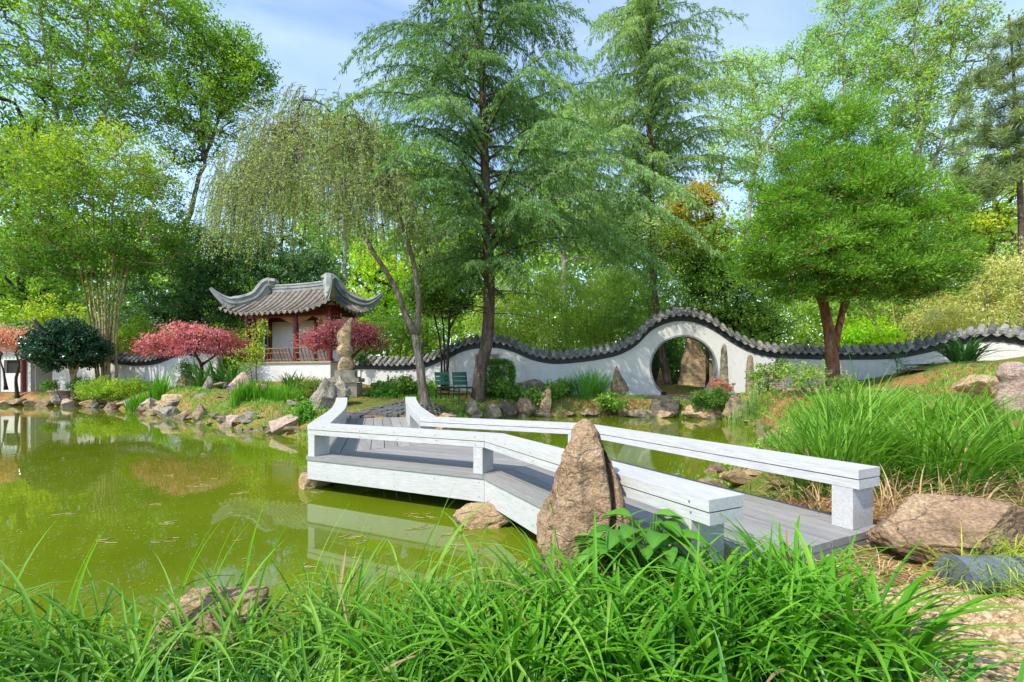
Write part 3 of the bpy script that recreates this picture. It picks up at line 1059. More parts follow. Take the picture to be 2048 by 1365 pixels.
RZ = math.atan2(U[1], U[0])
ZE = 3.72
hip_roof(pv, np.array([porg[0], porg[1], 0]), U, Wd, FW, FD, ZE, 1.06, 20, 11, hump=.27, tip=.62)
bs_ = MB()
c = pl(FW / 2, FD / 2)
ins_ = .55
bs_.box((c[0], c[1], PZ + .16), (FW - 2 * ins_ + .15, FD - 2 * ins_ + .15, 1.1), RZ)
bs_.build('base', M['plaster'], pv)
cs_ = MB(); cs_.box((c[0], c[1], PZ + .745), (FW - 2 * ins_ + .28, FD - 2 * ins_ + .28, .065), RZ); cs_.build('base_cap', M['stone_block'], pv)
BZ = PZ + .78
cols = [(ins_ + .1, ins_ + .1), (FW * .42, ins_ + .1), (FW - ins_ - .45, ins_ + .1), (FW - ins_ - .1, ins_ + .1), (ins_ + .1, FD - ins_ - .2), (FW * .42, FD - ins_ - .2), (FW - ins_ - .1, FD - ins_ - .2)]
for a, b_ in cols:
    cm = MB()
    q = pl(a, b_)
    cm.tube([(q[0], q[1], BZ), (q[0], q[1], ZE + .2)], .105, 14)
    cm.tube([(q[0], q[1], BZ), (q[0], q[1], BZ + .09)], .15, 14)
    cm.build('column', M['red_wood'], pv, smooth=False)
for (a0, b0, a1, b1) in ((ins_, ins_ + .1, FW - ins_, ins_ + .1), (ins_ + .1, ins_ + .2, ins_ + .1, FD - ins_ - .3), (FW - ins_ - .1, ins_ + .2, FW - ins_ - .1, FD - ins_ - .3), (ins_, FD - ins_ - .2, FW - ins_, FD - ins_ - .2)):
    bm_ = MB()
    q0, q1 = pl(a0, b0), pl(a1, b1)
    mid = (q0 + q1) / 2
    L = np.linalg.norm(q1 - q0)
    bm_.box((mid[0], mid[1], ZE - .02), (L, .13, .26), math.atan2(q1[1] - q0[1], q1[0] - q0[0]))
    bm_.build('beam', M['red_wood'], pv)
# carved brackets in the upper corners of the bays
for a0, a1 in ((ins_ + .2, FW * .42 - .11), (FW * .42 + .11, FW - ins_ - .56)):
    for sg, aa in ((1, a0), (-1, a1)):
        bk = MB()
        prof = [(0, 0), (.62, 0), (.62, -.07), (.5, -.08), (.42, -.15), (.28, -.17), (.2, -.25), (0, -.27)]
        if sg < 0:
            prof = prof[::-1]
        V = [pl(aa + sg * x_, ins_ + .08, ZE - .152 + z_) for x_, z_ in prof] + [pl(aa + sg * x_, ins_ + .13, ZE - .152 + z_) for x_, z_ in prof]
        bk.add(np.array(V), [np.arange(8).reshape(1, 8), np.arange(8, 16)[::-1].reshape(1, 8), np.array([[i_, 8 + i_, 8 + (i_ + 1) % 8, (i_ + 1) % 8] for i_ in range(8)])])
        bk.build('bracket', M['brown_wood'], pv)
# back wall with a window opening, and the closed end wall
bw = MB()
b0 = FD - ins_ - .2


def panel(mb, a0, a1, z0, z1, bb, th=.12):
    q = pl((a0 + a1) / 2, bb)
    mb.box((q[0], q[1], (z0 + z1) / 2), (a1 - a0, th, z1 - z0), RZ)


wa0, wa1, wz0, wz1 = FW * .46, FW * .74, BZ + .35, BZ + 1.38
panel(bw, ins_ + .25, FW - ins_ - .25, BZ, ZE - .16, b0)
bw.build('back_wall', M['plaster'], pv)


def side_panel(mb, v0, v1, z0, z1, aa, th=.12):
    q = pl(aa, (v0 + v1) / 2)
    mb.box((q[0], q[1], (z0 + z1) / 2), (th, v1 - v0, z1 - z0), RZ)


aw = FW - ins_ - .02
v0, v1, wz0, wz1 = .9, 1.55, BZ + .06, BZ + 1.22
sw = MB()
side_panel(sw, ins_ + .12, v0, BZ, ZE - .16, aw); side_panel(sw, v1, FD - ins_ - .3, BZ, ZE - .16, aw)
side_panel(sw, v0, v1, BZ, wz0, aw); side_panel(sw, v0, v1, wz1, ZE - .16, aw)
bwo = sw.build('window_wall', M['plaster'], pv)
wfm = MB()
aa = aw - .08
side_panel(wfm, v0 - .04, v1 + .04, wz1 - .04, wz1 + .04, aa, .04); side_panel(wfm, v0 - .04, v1 + .04, wz0 - .04, wz0 + .04, aa, .04)
side_panel(wfm, v0 - .04, v0 + .04, wz0 + .041, wz1 - .041, aa, .04); side_panel(wfm, v1 - .04, v1 + .04, wz0 + .041, wz1 - .041, aa, .04)
wfm.build('window_frame', M['dark'], bwo)
ew = MB()
q0 = pl(ins_ - .02, (ins_ + FD) / 2 + .05)
ew.box((q0[0], q0[1], (BZ + ZE - .16) / 2 + .001), (.12, FD - 2 * ins_ - .75, ZE - .16 - BZ), RZ)
ew.build('end_wall', M['cream'], pv)
# leaning balustrade along the front
bal = MB()
for a0, a1 in ((ins_ + .22, FW * .42 - .12), (FW * .42 + .12, FW - ins_ - .58)):
    for z, off in ((.08, 0), (.34, -.10), (.52, -.19)):
        bal.tube([pl(a0, ins_ + .02 + off, BZ + z), pl(a1, ins_ + .02 + off, BZ + z)], .022, 6)
    nb = int((a1 - a0) / .16)
    for k in range(nb + 1):
        a = a0 + (a1 - a0) * k / nb
        bal.tube([pl(a, ins_ + .02, BZ), pl(a, ins_ - .03, BZ + .2), pl(a, ins_ - .17, BZ + .52)], .018 if k % 3 else .026, 5)
bal.build('balustrade', M['brown_wood'], pv)

# gallery building at the far left with its own upturned roof
gorg = np.array([-21.3, 20.0])
GU = np.array([-.97, .24]); GU /= np.linalg.norm(GU)
GW = np.array([.24, .97]); GW /= np.linalg.norm(GW)
gl = thing('garden_gallery', 'white walled garden building with dark window and curled tiled roof behind pale red maple', 'building', (gorg[0], gorg[1], .55))
hip_roof(gl, np.array([gorg[0] + .75, gorg[1] - .3, 0]), GU, GW, 6.4, 4.2, 2.75, .9, 26, 17, hump=.0, tip=.5)


def gp(a, b, z=0.0):
    q = gorg + GU * a + GW * b
    return np.array([q[0], q[1], z])


GR = math.atan2(GU[1], GU[0])
gw_ = MB()


def gpan(a0, a1, z0, z1, b_=.35, th=.14):
    q = gp((a0 + a1) / 2, b_)
    gw_.box((q[0], q[1], (z0 + z1) / 2), (a1 - a0, th, z1 - z0), GR)


gpan(.3, .9, .2, 2.75); gpan(.9, 2.0, .2, 1.35); gpan(.9, 2.0, 1.95, 2.75); gpan(2.0, 6, .2, 2.75)
q = gp(.3, 2.2)
gw_.box((q[0], q[1], 1.475), (.14, 3.55, 2.55), GR)
gwo = gw_.build('wall_panel', M['plaster'], gl)
gd = MB(); q = gp(1.45, .42); gd.box((q[0], q[1], 1.65), (1.09, .06, .59), GR); gd.build('window', M['dark'], gl)
for a in (.62, 2.35):
    gc_ = MB(); q = gp(a, .2); gc_.tube([(q[0], q[1], .5), (q[0], q[1], 2.8)], .09, 12); gc_.build('column', M['red_wood'], gl)

# ------------------------------------------------------------------ path slabs
pm = MB()
rng = np.random.default_rng(5)
for r_ in range(12):
    y0 = 8.96 + r_ * .28
    for c_ in range(6):
        tt = r_ / 12
        xc = -2.78 - .0 * tt + .55 * tt ** 1.5
        wdt = (1.25 + .3 * tt) / 6
        x0 = xc + (c_ - 3) * wdt
        z = gz(x0 + wdt / 2, y0 + .14) + .03
        e = .012
        jx = rng.uniform(-.02, .02, 4); jy = rng.uniform(-.015, .015, 4)
        sk = -.2 * .28
        poly = [(x0 + e + jx[0], y0 + e + jy[0]), (x0 + wdt - e + jx[1], y0 + e + jy[1]), (x0 + wdt - e + jx[2], y0 + .28 - e + jy[2]), (x0 + e + jx[3], y0 + .28 - e + jy[3])]
        pm.prism(poly, z - .1, z + rng.uniform(-.008, .008), rng.uniform(0, 1))
kind(pm.build('paved_path', M['path_stone']), 'structure')
pm = MB()
for k in range(9):
    x0 = 3.6 + k * .5
    for r_ in range(2):
        y0 = 14.35 + r_ * .42 - .02 * k
        z = gz(x0 + .2, y0 + .2) + .03
        pm.prism([(x0 + .01, y0 + .01), (x0 + .49, y0 + rng.uniform(-.01, .02)), (x0 + .49, y0 + .41), (x0 + .01, y0 + .40)], z - .12, z + rng.uniform(-.01, .01), .5)
kind(pm.build('gate_path', M['path_stone']), 'structure')

# ------------------------------------------------------------------ two slatted chairs
def chair(loc, rz, label):
    t = thing('garden_chair', label, 'chair', loc, 'slatted chairs by the pond')
    ca, sa = math.cos(rz), math.sin(rz)

    def tr(x, y, z):
        return np.array([loc[0] + x * ca - y * sa, loc[1] + x * sa + y * ca, loc[2] + z])

    def board(name, c, size, tilt, mat):
        """board whose long axis is x, tilted about x"""
        m_ = MB()
        h = np.array(size) / 2
        B = np.array([[-1, -1, -1], [1, -1, -1], [1, 1, -1], [-1, 1, -1], [-1, -1, 1], [1, -1, 1], [1, 1, 1], [-1, 1, 1]]) * h
        ct, st = math.cos(tilt), math.sin(tilt)
        V = np.array([tr(c[0] + v[0], c[1] + v[1] * ct - v[2] * st, c[2] + v[1] * st + v[2] * ct) for v in B])
        m_.add(V, np.array([[0, 3, 2, 1], [4, 5, 6, 7], [0, 1, 5, 4], [1, 2, 6, 5], [2, 3, 7, 6], [3, 0, 4, 7]]))
        return m_.build(name, mat, t)
    # front of the chair is -y
    for k in range(3):
        board('back_slat', (0, .24 + .045 * k + .03, .50 + .135 * k), (.46, .022, .115), -.32, M['green_slat'])
    for k in range(4):
        board('seat_slat', (0, -.22 + .125 * k, .385 - .012 * k), (.46, .105, .022), -.08, M['green_slat'])
    for sx_ in (-.2, .2):
        f_ = MB(); f_.tube([tr(sx_, -.26, 0), tr(sx_, -.24, .37)], .016, 6); f_.build('leg', M['iron'], t)
        f_ = MB(); f_.tube([tr(sx_, .34, 0), tr(sx_, .22, .33), tr(sx_, .27, .45), tr(sx_, .415, .84)], .016, 6); f_.build('leg', M['iron'], t)
        f_ = MB(); f_.tube([tr(sx_, -.26, .365), tr(sx_, .24, .325)], .014, 6); f_.build('side_bar', M['iron'], t)
    for yy in (-.25, .29):
        f_ = MB(); f_.tube([tr(-.2, yy, .17), tr(.2, yy, .17)], .011, 5); f_.build('stretcher', M['iron'], t)
    return t


c1 = P(890, 800, 13.7); c2 = P(926, 800, 13.5)
chair((c1[0], c1[1], gz(c1[0], c1[1]) + .005), R(24), 'green slatted chair on the grass beside the forked weeping tree trunk')
chair((c2[0], c2[1], gz(c2[0], c2[1]) + .005), R(24), 'green slatted chair on the grass in front of the curved cedar trunk')

# ------------------------------------------------------------------ pot, grey metal edging pieces, post columns
def lathe(mb, c, prof, k=20, sy=1.0, var=.5):
    th = np.linspace(0, 2 * math.pi, k, endpoint=False)
    V = np.array([[c[0] + r_ * math.cos(a), c[1] + sy * r_ * math.sin(a), c[2] + z_] for r_, z_ in prof for a in th])
    n = len(prof)
    i, j = np.meshgrid(np.arange(n - 1), np.arange(k), indexing='ij')
    fq = np.stack([i * k + j, i * k + (j + 1) % k, (i + 1) * k + (j + 1) % k, (i + 1) * k + j], -1).reshape(-1, 4)
    mb.add(V, [fq], var)


q = P(122, 775, 18.7)
pot = thing('plant_pot', 'wide shallow pale clay pot by the white wall behind round camellia', 'pot', (q[0], q[1], gz(q[0], q[1])))
pmb = MB()
lathe(pmb, pot.location, [(.0, .02), (.24, .0), (.36, .22), (.42, .30), (.42, .33), (.37, .33), (.33, .25), (0, .24)], 24)
pmb.build('bowl', M['terracotta'], pot, smooth=False)
# ------------------------------------------------------------------ rocks
_ICO = {}


def ico(sub):
    if sub not in _ICO:
        bm = bmesh.new()
        bmesh.ops.create_icosphere(bm, subdivisions=sub, radius=1)
        bm.verts.ensure_lookup_table()
        V = np.array([v.co[:] for v in bm.verts])
        Fc = np.array([[v.index for v in f.verts] for f in bm.faces])
        bm.free()
        _ICO[sub] = (V, Fc)
    return _ICO[sub]


def rock_shape(dims, seed, sub=4, cuts=12, amp=.10, point=0.0, lean=(0, 0), strata=0.0, flat=.75, freq=2.2, box=0):
    """an angular, weathered stone, base at z=0, dims = full width, depth, height"""
    rg = np.random.default_rng(seed)
    V, Fc = ico(sub)
    V = V.copy()
    if box:
        V = V / np.sum(np.abs(V) ** box, axis=1, keepdims=True) ** (1 / box)
    cuts = int(cuts * 1.7)
    nrm = unit(rg.normal(size=(cuts, 3)))
    dd = rg.uniform(.46, .82, cuts)
    for n_, d_ in zip(nrm, dd):
        e = V @ n_ - d_
        V -= np.maximum(e, 0)[:, None] * n_ * 1.0
    V[:, 2] = np.where(V[:, 2] < 0, V[:, 2] * flat, V[:, 2])
    lo, hi = V.min(0), V.max(0)
    V = (V - (lo + hi) / 2) / (hi - lo) * 2
    rad = unit(V)
    ns = fbm(V * freq + seed * 3.1, seed, 4, .55) - .5
    rid = np.abs(fbm(V * freq * 1.7 + seed, seed + 40, 3) - .5)
    fine = np.abs(fbm(V * freq * 4.5 + seed, seed + 77, 3) - .5)
    V = V + rad * (ns * 2 * amp - rid * amp * 2.4 - fine * amp * 1.1)[:, None]
    if strata:
        s_ = np.sin((V[:, 2] * 6 + fbm(V * 1.5, seed + 9, 3) * 5))
        V = V + rad * (strata * s_)[:, None] * np.array([1, 1, .2])
    V = V * np.asarray(dims) / 2
    V[:, 2] += dims[2] / 2
    t = np.clip(V[:, 2] / dims[2], 0, 1)
    tap = (1 - point * t ** 1.2)[:, None]
    V[:, :2] = V[:, :2] * tap + t[:, None] * np.asarray(lean)[None] * dims[2]
    return V, Fc


def rock(name, label, base, dims, seed, mat='brown', rz=0.0, cat='rock', group=None, sink=.08, **kw):
    V, Fc = rock_shape(dims, seed, **kw)
    ca, sa = math.cos(rz), math.sin(rz)
    V = np.column_stack([V[:, 0] * ca - V[:, 1] * sa, V[:, 0] * sa + V[:, 1] * ca, V[:, 2] - sink * dims[2]])
    mb = MB()
    mb.add(V + np.asarray(base, float), Fc)
    o = mb.build(name, M['rock_' + mat], smooth=True)
    rebase(o, base)
    return tag(o, label, cat, group)


def prock(label, px, py, wpx, hpx, Y=None, mat='brown', seed=1, name='rock', dep=.8, group=None, water=False, **kw):
    """rock whose foot shows at photo column px, row py; size given in photo pixels at its distance"""
    if Y is None:
        # find the ground under this pixel
        Y = 2.0
        for k in range(400):
            yy = 1.2 + k * .05
            x = (px - CX) / F * yy
            zg = max(gz(x, yy), 0.0)
            if CH - (py - HY) / F * yy <= zg:
                Y = yy
                break
    x = (px - CX) / F * (Y + wpx / F * Y * dep * .35)
    z = max(gz(x, Y), -.06)
    w_, h_ = wpx / F * Y, hpx / F * Y
    sink = .12
    zt = CH + (HY - (py - hpx)) / F * Y
    h_ = max(zt - z, .05)
    return rock(name, label, (x, Y + w_ * dep * .35, z), (w_, w_ * dep, h_ / (1 - sink)), seed, mat, group=group, sink=sink, **kw)


def loft_rock(name, label, levels, seed, mat, base, k=48, amp=.03, freq=5, cat='rock', parent=None, crease=None, sub=6):
    """standing stone from stacked outlines: levels = (z, x left, x right, y front, y back)"""
    lv = np.array(levels, float)
    NZ = 64 if k < 100 else 190
    zz = np.linspace(lv[0, 0], lv[-1, 0], NZ)
    xl, xr, yf, yb = [np.interp(zz, lv[:, 0], lv[:, i]) for i in (1, 2, 3, 4)]
    th = np.linspace(0, 2 * math.pi, k, endpoint=False)
    ex = .72
    cx = np.sign(np.cos(th)) * np.abs(np.cos(th)) ** ex
    cy = np.sign(np.sin(th)) * np.abs(np.sin(th)) ** ex
    V = np.stack([(xl + xr)[:, None] / 2 + (xr - xl)[:, None] / 2 * cx[None], (yf + yb)[:, None] / 2 + (yb - yf)[:, None] / 2 * cy[None], np.broadcast_to(zz[:, None], (NZ, k))], -1).reshape(-1, 3)
    cen = np.stack([np.repeat((xl + xr) / 2, k), np.repeat((yf + yb) / 2, k), V[:, 2]], -1)
    out = unit(V - cen + np.array([0, 0, 1e-4]))
    ns = fbm(V * freq, seed, 5, .55) - .5
    st = np.array([1, 1, .35])
    rid = np.abs(fbm(V * st * freq * 1.3, seed + 31, 5, .6) - .5)
    V = V + out * (ns * 2 * amp - rid * amp * 2.2 + amp * .3)[:, None]
    if crease is not None:
        for (cxv, cw, cd_) in crease:          # vertical cleft on the front face
            xx = cxv(V[:, 2]) if callable(cxv) else cxv
            front = V[:, 1] < cen[:, 1]
            g_ = np.exp(-((V[:, 0] - xx) / cw) ** 2) * front
            V[:, 1] += g_ * cd_
    i, j = np.meshgrid(np.arange(NZ - 1), np.arange(k), indexing='ij')
    fq = np.stack([i * k + j, i * k + (j + 1) % k, (i + 1) * k + (j + 1) % k, (i + 1) * k + j], -1).reshape(-1, 4)
    mb = MB()
    mb.add(V, [fq, (np.arange(k) + (NZ - 1) * k).reshape(1, k)])
    o = mb.build(name, mat, parent, smooth=True)
    if parent is None:
        rebase(o, base)
        tag(o, label, cat)
    return o


# hero stone in front of the bridge
YH = 2.16


def hx(px):
    return (px - CX) / F * YH


def hzr(py):
    return CH + (HY - py) / F * YH


lev = []
for py, l, r_, dth in [(1190, 1092, 1262, .40), (1145, 1088, 1268, .40), (1090, 1080, 1272, .40), (1045, 1083, 1264, .38), (1010, 1098, 1248, .34), (985, 1113, 1240, .31), (950, 1123, 1228, .27), (920, 1130, 1216, .24), (890, 1140, 1204, .19), (865, 1150, 1196, .14), (850, 1157, 1188, .10), (842, 1163, 1181, .06), (838, 1168, 1176, .03)]:
    lev.append((hzr(py), hx(l), hx(r_), YH - dth * .45, YH + dth * .55))
loft_rock('standing_stone', 'tall pointed brown granite stone standing at the pond edge before the bridge', lev, 5, M['rock_hero'], (hx(1175), YH, hzr(1150)), k=150, amp=.031, freq=8,
          crease=[(lambda z: hx(1212) + (z - .5) * .03 + .012 * np.sin(z * 14), .013, .11), (lambda z: hx(1160) + (.9 - z) * .12, .03, .02)])

prock('flat topped tan boulder with rough cracked faces beside the bridge end post', 1886, 1138, 284, 128, 1.98, 'hero', 21, sub=6, cuts=5, amp=.06, dep=.75, flat=.8, strata=.012, freq=2.6, rz=.12, name='boulder', box=3.2)
prock('tan rock half hidden in the long grass at the bottom of the pond bank', 440, 1365, 270, 170, 1.62, 'tan', 33, sub=5, cuts=11, amp=.08, dep=.75, point=.35, name='boulder')
prock('low pinkish rock among blades at the bottom corner of the bank', 290, 1375, 130, 40, 1.6, 'pink', 35, sub=4, name='rock')
prock('reddish rock behind the broad leaved plant at the bridge post foot', 1430, 1180, 130, 82, 1.86, 'hero', 41, sub=5, cuts=9, amp=.07, dep=.7)
# piers in the water
q = GP(660, 985)
rock('rock', 'blocky tan stone carrying the outer corner of the bridge over the water', (-2.02, 4.75, -.06), (.42, .4, .24), 51, 'tan', cat='rock', sub=5, amp=.07, sink=.1)
rock('rock', 'brown stone under the bridge deck behind the blocky corner stone', (-1.6, 5.0, -.06), (.5, .45, .23), 52, 'mossy', sub=4, amp=.08, sink=.1)
rock('rock', 'lumpy tan rock rising from the water under the angle of the bridge', (-.22, 3.52, -.10), (.50, .34, .30), 57, 'tan', sub=5, cuts=14, amp=.10, sink=.1, rz=.3)
rock('rock', 'mossy brown stone tucked under the bridge beams behind the lumpy tan rock', (-.05, 3.8, -.1), (.55, .5, .25), 58, 'mossy', sub=4, amp=.1, sink=.1)

ROCKS = [
    # label, px, base row, width, height, Y or None, material, seed, kwargs
    ('large smooth pink boulder at the waterline beside the white bridge rail', 582, 876, 84, 46, 9.0, 'pink', 61, dict(cuts=5, amp=.06, sub=5, box=3)),
    ('small grey stone at the water next to the large pink boulder', 530, 850, 44, 18, 10.2, 'pink', 62, {}),
    ('pale knobbly stone leaning beside small rocks on the shore', 500, 850, 40, 26, 10.4, 'grey', 63, {}),
    ('pale rounded stone with pink base on the pond shore', 470, 853, 50, 22, 10.6, 'pink', 64, {}),
    ('smooth rounded brown stone half in the water', 447, 850, 34, 16, 11.1, 'brown', 65, dict(cuts=5, amp=.03)),
    ('pointed dark brown rock rising from the shore water', 400, 844, 44, 36, 11.6, 'brown', 66, dict(point=.75)),
    ('low brown wedge rock left of the pointed shore rock', 371, 840, 34, 20, 12.2, 'brown', 67, dict(point=.4)),
    ('knobbly eroded rock at the water with pale streaks', 336, 838, 52, 26, 12.8, 'grey', 68, dict(amp=.16)),
    ('small upright grey stone finger at the shore', 303, 822, 16, 28, 14.0, 'grey', 69, dict(point=.3, dep=1)),
    ('low grey rock behind the grey stone finger', 290, 816, 30, 14, 14.8, 'brown', 70, {}),
    ('big knobbly eroded rock beside the sculpture plinth', 648, 822, 60, 66, 10.6, 'grey', 71, dict(sub=5, amp=.15, point=.25)),
    ('taller knobbly eroded rock leaning against the stone plinth', 682, 800, 46, 52, 11.2, 'grey', 72, dict(sub=5, amp=.15, point=.2)),
    ('reddish slanting slab below the pavilion base', 482, 784, 52, 40, 14.6, 'pink', 73, dict(point=.4, lean=(.25, 0))),
    ('rounded brown boulder between the pavilion and iris leaves', 521, 796, 38, 30, 13.4, 'brown', 74, dict(cuts=6)),
    ('small pink flat stone under the rounded brown boulder', 523, 802, 34, 12, 12.9, 'pink', 75, {}),
    ('pointed grey rock on the mossy slope', 412, 788, 28, 36, 14.6, 'grey', 76, dict(point=.6, lean=(.2, 0))),
    ('upright squat grey rock below the pointed grey rock', 404, 814, 32, 28, 13.2, 'grey', 77, dict(point=.3)),
    ('broad flat tan rock on the mossy bank', 360, 808, 58, 20, 14.4, 'tan', 78, dict(cuts=4, box=4)),
    ('tall brown rock at the foot of the large red maple', 375, 766, 38, 36, 17.2, 'brown', 79, dict(point=.3)),
    ('wide mossy rock ledge below the strap leaved clump', 440, 776, 66, 12, 15.2, 'mossy', 80, {}),
    ('pale pitted stone beside the reddish shrub', 592, 822, 34, 22, 10.9, 'grey', 81, dict(amp=.16)),
    ('brown stone near the purple iris flower', 450, 818, 36, 18, 12.4, 'brown', 82, {}),
    ('tall brown stone with jagged peak against the white wall by the moon gate', 1238, 794, 50, 64, 14.9, 'brown', 83, dict(sub=5, point=.55, amp=.08, dep=.55)),
    ('small standing tan stone with slanted peak on the pond bank', 1088, 818, 34, 46, 13.4, 'tan', 84, dict(point=.6, lean=(.1, 0), sub=5)),
    ('pointed brown stone in the grass in front of the chairs', 945, 828, 44, 32, 12.6, 'mossy', 85, dict(point=.5)),
    ('short rounded stump-like stone in the grass near the pond', 988, 826, 34, 18, 12.8, 'mossy', 86, dict(cuts=5)),
    ('dark rock beside the layered rock on the bank', 1018, 824, 36, 24, 13.0, 'dark', 87, {}),
    ('low layered brown rock stack on the far bank', 1052, 822, 56, 26, 13.1, 'brown', 88, dict(strata=.06)),
    ('broad smooth mound rock near the clipped hedge and wall', 1066, 778, 76, 20, 15.4, 'mossy', 89, dict(cuts=5, amp=.04)),
    ('large square brown boulder at the water below the moon gate', 1330, 836, 64, 36, 13.0, 'dark', 90, dict(sub=5, cuts=6, amp=.06, box=4)),
    ('flat grey ledge stone between the boulder and the wall bank', 1277, 836, 60, 17, 13.1, 'mossy', 91, dict(cuts=4, amp=.06, box=4)),
    ('tan sunlit flat rock at the far waterline', 1402, 840, 92, 30, 12.6, 'tan', 92, dict(sub=5, cuts=4, amp=.06, point=.2, box=3)),
    ('tall square boulder behind thin reeds', 1478, 846, 74, 54, 11.6, 'brown', 93, dict(sub=5, cuts=5, amp=.07, point=.15, box=3.5)),
    ('big pink boulder behind bare twiggy shrub', 1618, 824, 92, 46, 10.2, 'pink', 94, dict(sub=5, cuts=4, amp=.05, box=3)),
    ('small tan wedge stone on the slope by the hosta leaves', 1246, 828, 26, 18, 13.3, 'tan', 95, {}),
    ('orange brown stone in weeds beside the bridge deck', 1500, 1000, 64, 24, 4.3, 'tan', 96, {}),
    ('small orange stone near the water behind the long rail', 1460, 968, 40, 24, 4.9, 'tan', 97, {}),
    ('flat reddish stone by the deck in the weedy corner', 1560, 1012, 60, 16, 3.7, 'hero', 98, {}),
    ('pale tan flat stone at the edge of the pond grass', 1532, 892, 44, 14, 8.0, 'tan', 99, {}),
    ('big tan boulder on the bare slope behind the pale pillar', 1975, 800, 100, 52, 7.6, 'tan', 100, dict(sub=5, cuts=5, box=3)),
    ('long grey ledge stone on the slope below the aspidistra', 1890, 748, 110, 18, 11.6, 'mossy', 101, dict(cuts=4, box=4)),
    ('flat dark ledge rock on the bare slope', 1830, 772, 80, 14, 11.0, 'dark', 102, {}),
    ('flat pink slab in sun on the bare slope', 1770, 800, 70, 16, 9.6, 'pink', 103, {}),
    ('small pointed rock seen in the moon gate opening', 1322, 775, 26, 30, 19.0, 'tan', 104, dict(point=.5)),
]
for (lab, px, py, wp_, hp_, Y, mt, sd, kw) in ROCKS:
    kw = dict(kw)
    kw.setdefault('sub', 4)
    prock(lab, px, py, wp_, hp_, Y, mt, sd, **kw)

# pale pillar stone at the right edge
YP = 6.3
lev = []
for py, l, r_ in [(870, 1990, 2072), (845, 2000, 2066), (800, 2000, 2052), (780, 2004, 2050), (765, 2008, 2048), (752, 2003, 2048), (738, 2004, 2046), (728, 2010, 2040), (724, 2018, 2034)]:
    x0, x1 = (l - CX) / F * YP, (r_ - CX) / F * YP
    lev.append((CH + (HY - py) / F * YP, x0, x1, YP - (x1 - x0) * .35, YP + (x1 - x0) * .4))
loft_rock('standing_stone', 'pale pinkish grey pillar stone on the slope beyond the tall grass', lev, 8, M['rock_pink'], ((2028 - CX) / F * YP, YP, gz((2028 - CX) / F * YP, YP)), amp=.03, freq=6)

# big tree-like rock seen through the gate
q = P(1385, 790, 18.6)
lev = []
for py, l, r_ in [(800, 1352, 1440), (780, 1356, 1432), (760, 1360, 1430), (740, 1364, 1424), (720, 1366, 1412), (700, 1370, 1402), (685, 1372, 1398), (672, 1374, 1394)]:
    x0, x1 = (l - CX) / F * 18.6, (r_ - CX) / F * 18.6
    lev.append((CH + (HY - py) / F * 18.6, x0, x1, 18.6 - (x1 - x0) * .3, 18.6 + (x1 - x0) * .3))
loft_rock('standing_stone', 'huge pale tan rock standing behind the moon gate opening', lev, 14, M['rock_tan'], q, amp=.09, freq=2.2)

# two slim stone columns beside the gate
for (px, top, bot, wpx, Y, sd, lab) in ((1448, 688, 792, 13, 14.6, 3, 'slim dark stone column closest to the moon gate'), (1500, 710, 798, 13, 14.2, 4, 'shorter slim dark stone column among shrubs by the wall')):
    lev = []
    for t_, ww in ((0, 1.1), (.3, 1.15), (.6, 1.0), (.85, .85), (.95, .6), (1, .25)):
        py = bot + (top - bot) * t_
        x0, x1 = (px - wpx / 2 * ww - CX) / F * Y, (px + wpx / 2 * ww - CX) / F * Y
        lev.append((CH + (HY - py) / F * Y - (.1 if t_ == 0 else 0), x0, x1, Y - .1 * ww, Y + .1 * ww))
    loft_rock('stone_column', lab, lev, sd, M['rock_mossy'], ((px - CX) / F * Y, Y, gz((px - CX) / F * Y, Y)), amp=.02, freq=7, cat='stone column', k=24)

# stacked scholar's stone on a plinth
YS = 12.6
sq = P(688, 790, YS)
ss = thing('stone_sculpture', 'tall twisted fin-topped scholar stone on a two-tier plinth before the red maple', 'sculpture', (sq[0], YS, gz(sq[0], YS)))


def sx(px):
    return (px - CX) / F * YS


def sz(py):
    return CH + (HY - py) / F * YS


pmb = MB()
pmb.box((sx(689), YS + .1, (sz(792) + sz(766)) / 2 - .15), (sx(716) - sx(662), .75, sz(766) - sz(792) + .3), .12)
pmb.box((sx(689), YS + .1, sz(761)), (sx(720) - sx(658), .86, .11), .12)
pmb.box((sx(691), YS + .1, sz(755.5)), (sx(715) - sx(668), .66, .045), .12)
pmb.build('plinth', M['stone_block'], ss)
blk = MB()
blk.box((sx(690), YS + .1, (sz(755) + sz(741)) / 2), (sx(708) - sx(670), .45, sz(741) - sz(755)), .15)
blk.build('base_block', M['stone_block'], ss)


def fin(levels, seed, name, amp):
    lv = [(sz(py), sx(l), sx(r_), YS + .1 - (sx(r_) - sx(l)) * dp, YS + .1 + (sx(r_) - sx(l)) * dp) for py, l, r_, dp in levels]
    loft_rock(name, '', lv, seed, M['rock_tan'], None, k=32, amp=amp, freq=5, parent=ss)


fin([(742, 675, 702, .4), (733, 674, 706, .45), (724, 676, 704, .45), (716, 680, 700, .4), (712, 684, 698, .4)], 4, 'lower_stone', .05)
fin([(716, 680, 697, .4), (709, 673, 700, .45), (701, 672, 702, .45), (695, 674, 700, .4), (690, 678, 697, .35)], 5, 'middle_stone', .05)
fin([(692, 676, 698, .3), (684, 674, 699, .25), (672, 672, 700, .22), (660, 677, 700, .2), (650, 684, 701, .18), (642, 692, 702, .15), (635, 697, 702, .12)], 6, 'fin_stone', .03)

# small shore stones filling the pond edge (nothing tells these apart)
rg = np.random.default_rng(77)
protos = []
for k in range(5):
    o = rock('rock', '', (0, 0, -50), (1, .8, .55), 200 + k, ['brown', 'tan', 'mossy', 'pink', 'grey'][k], sub=4, sink=.15, cuts=10, amp=.12)
    protos.append(o)


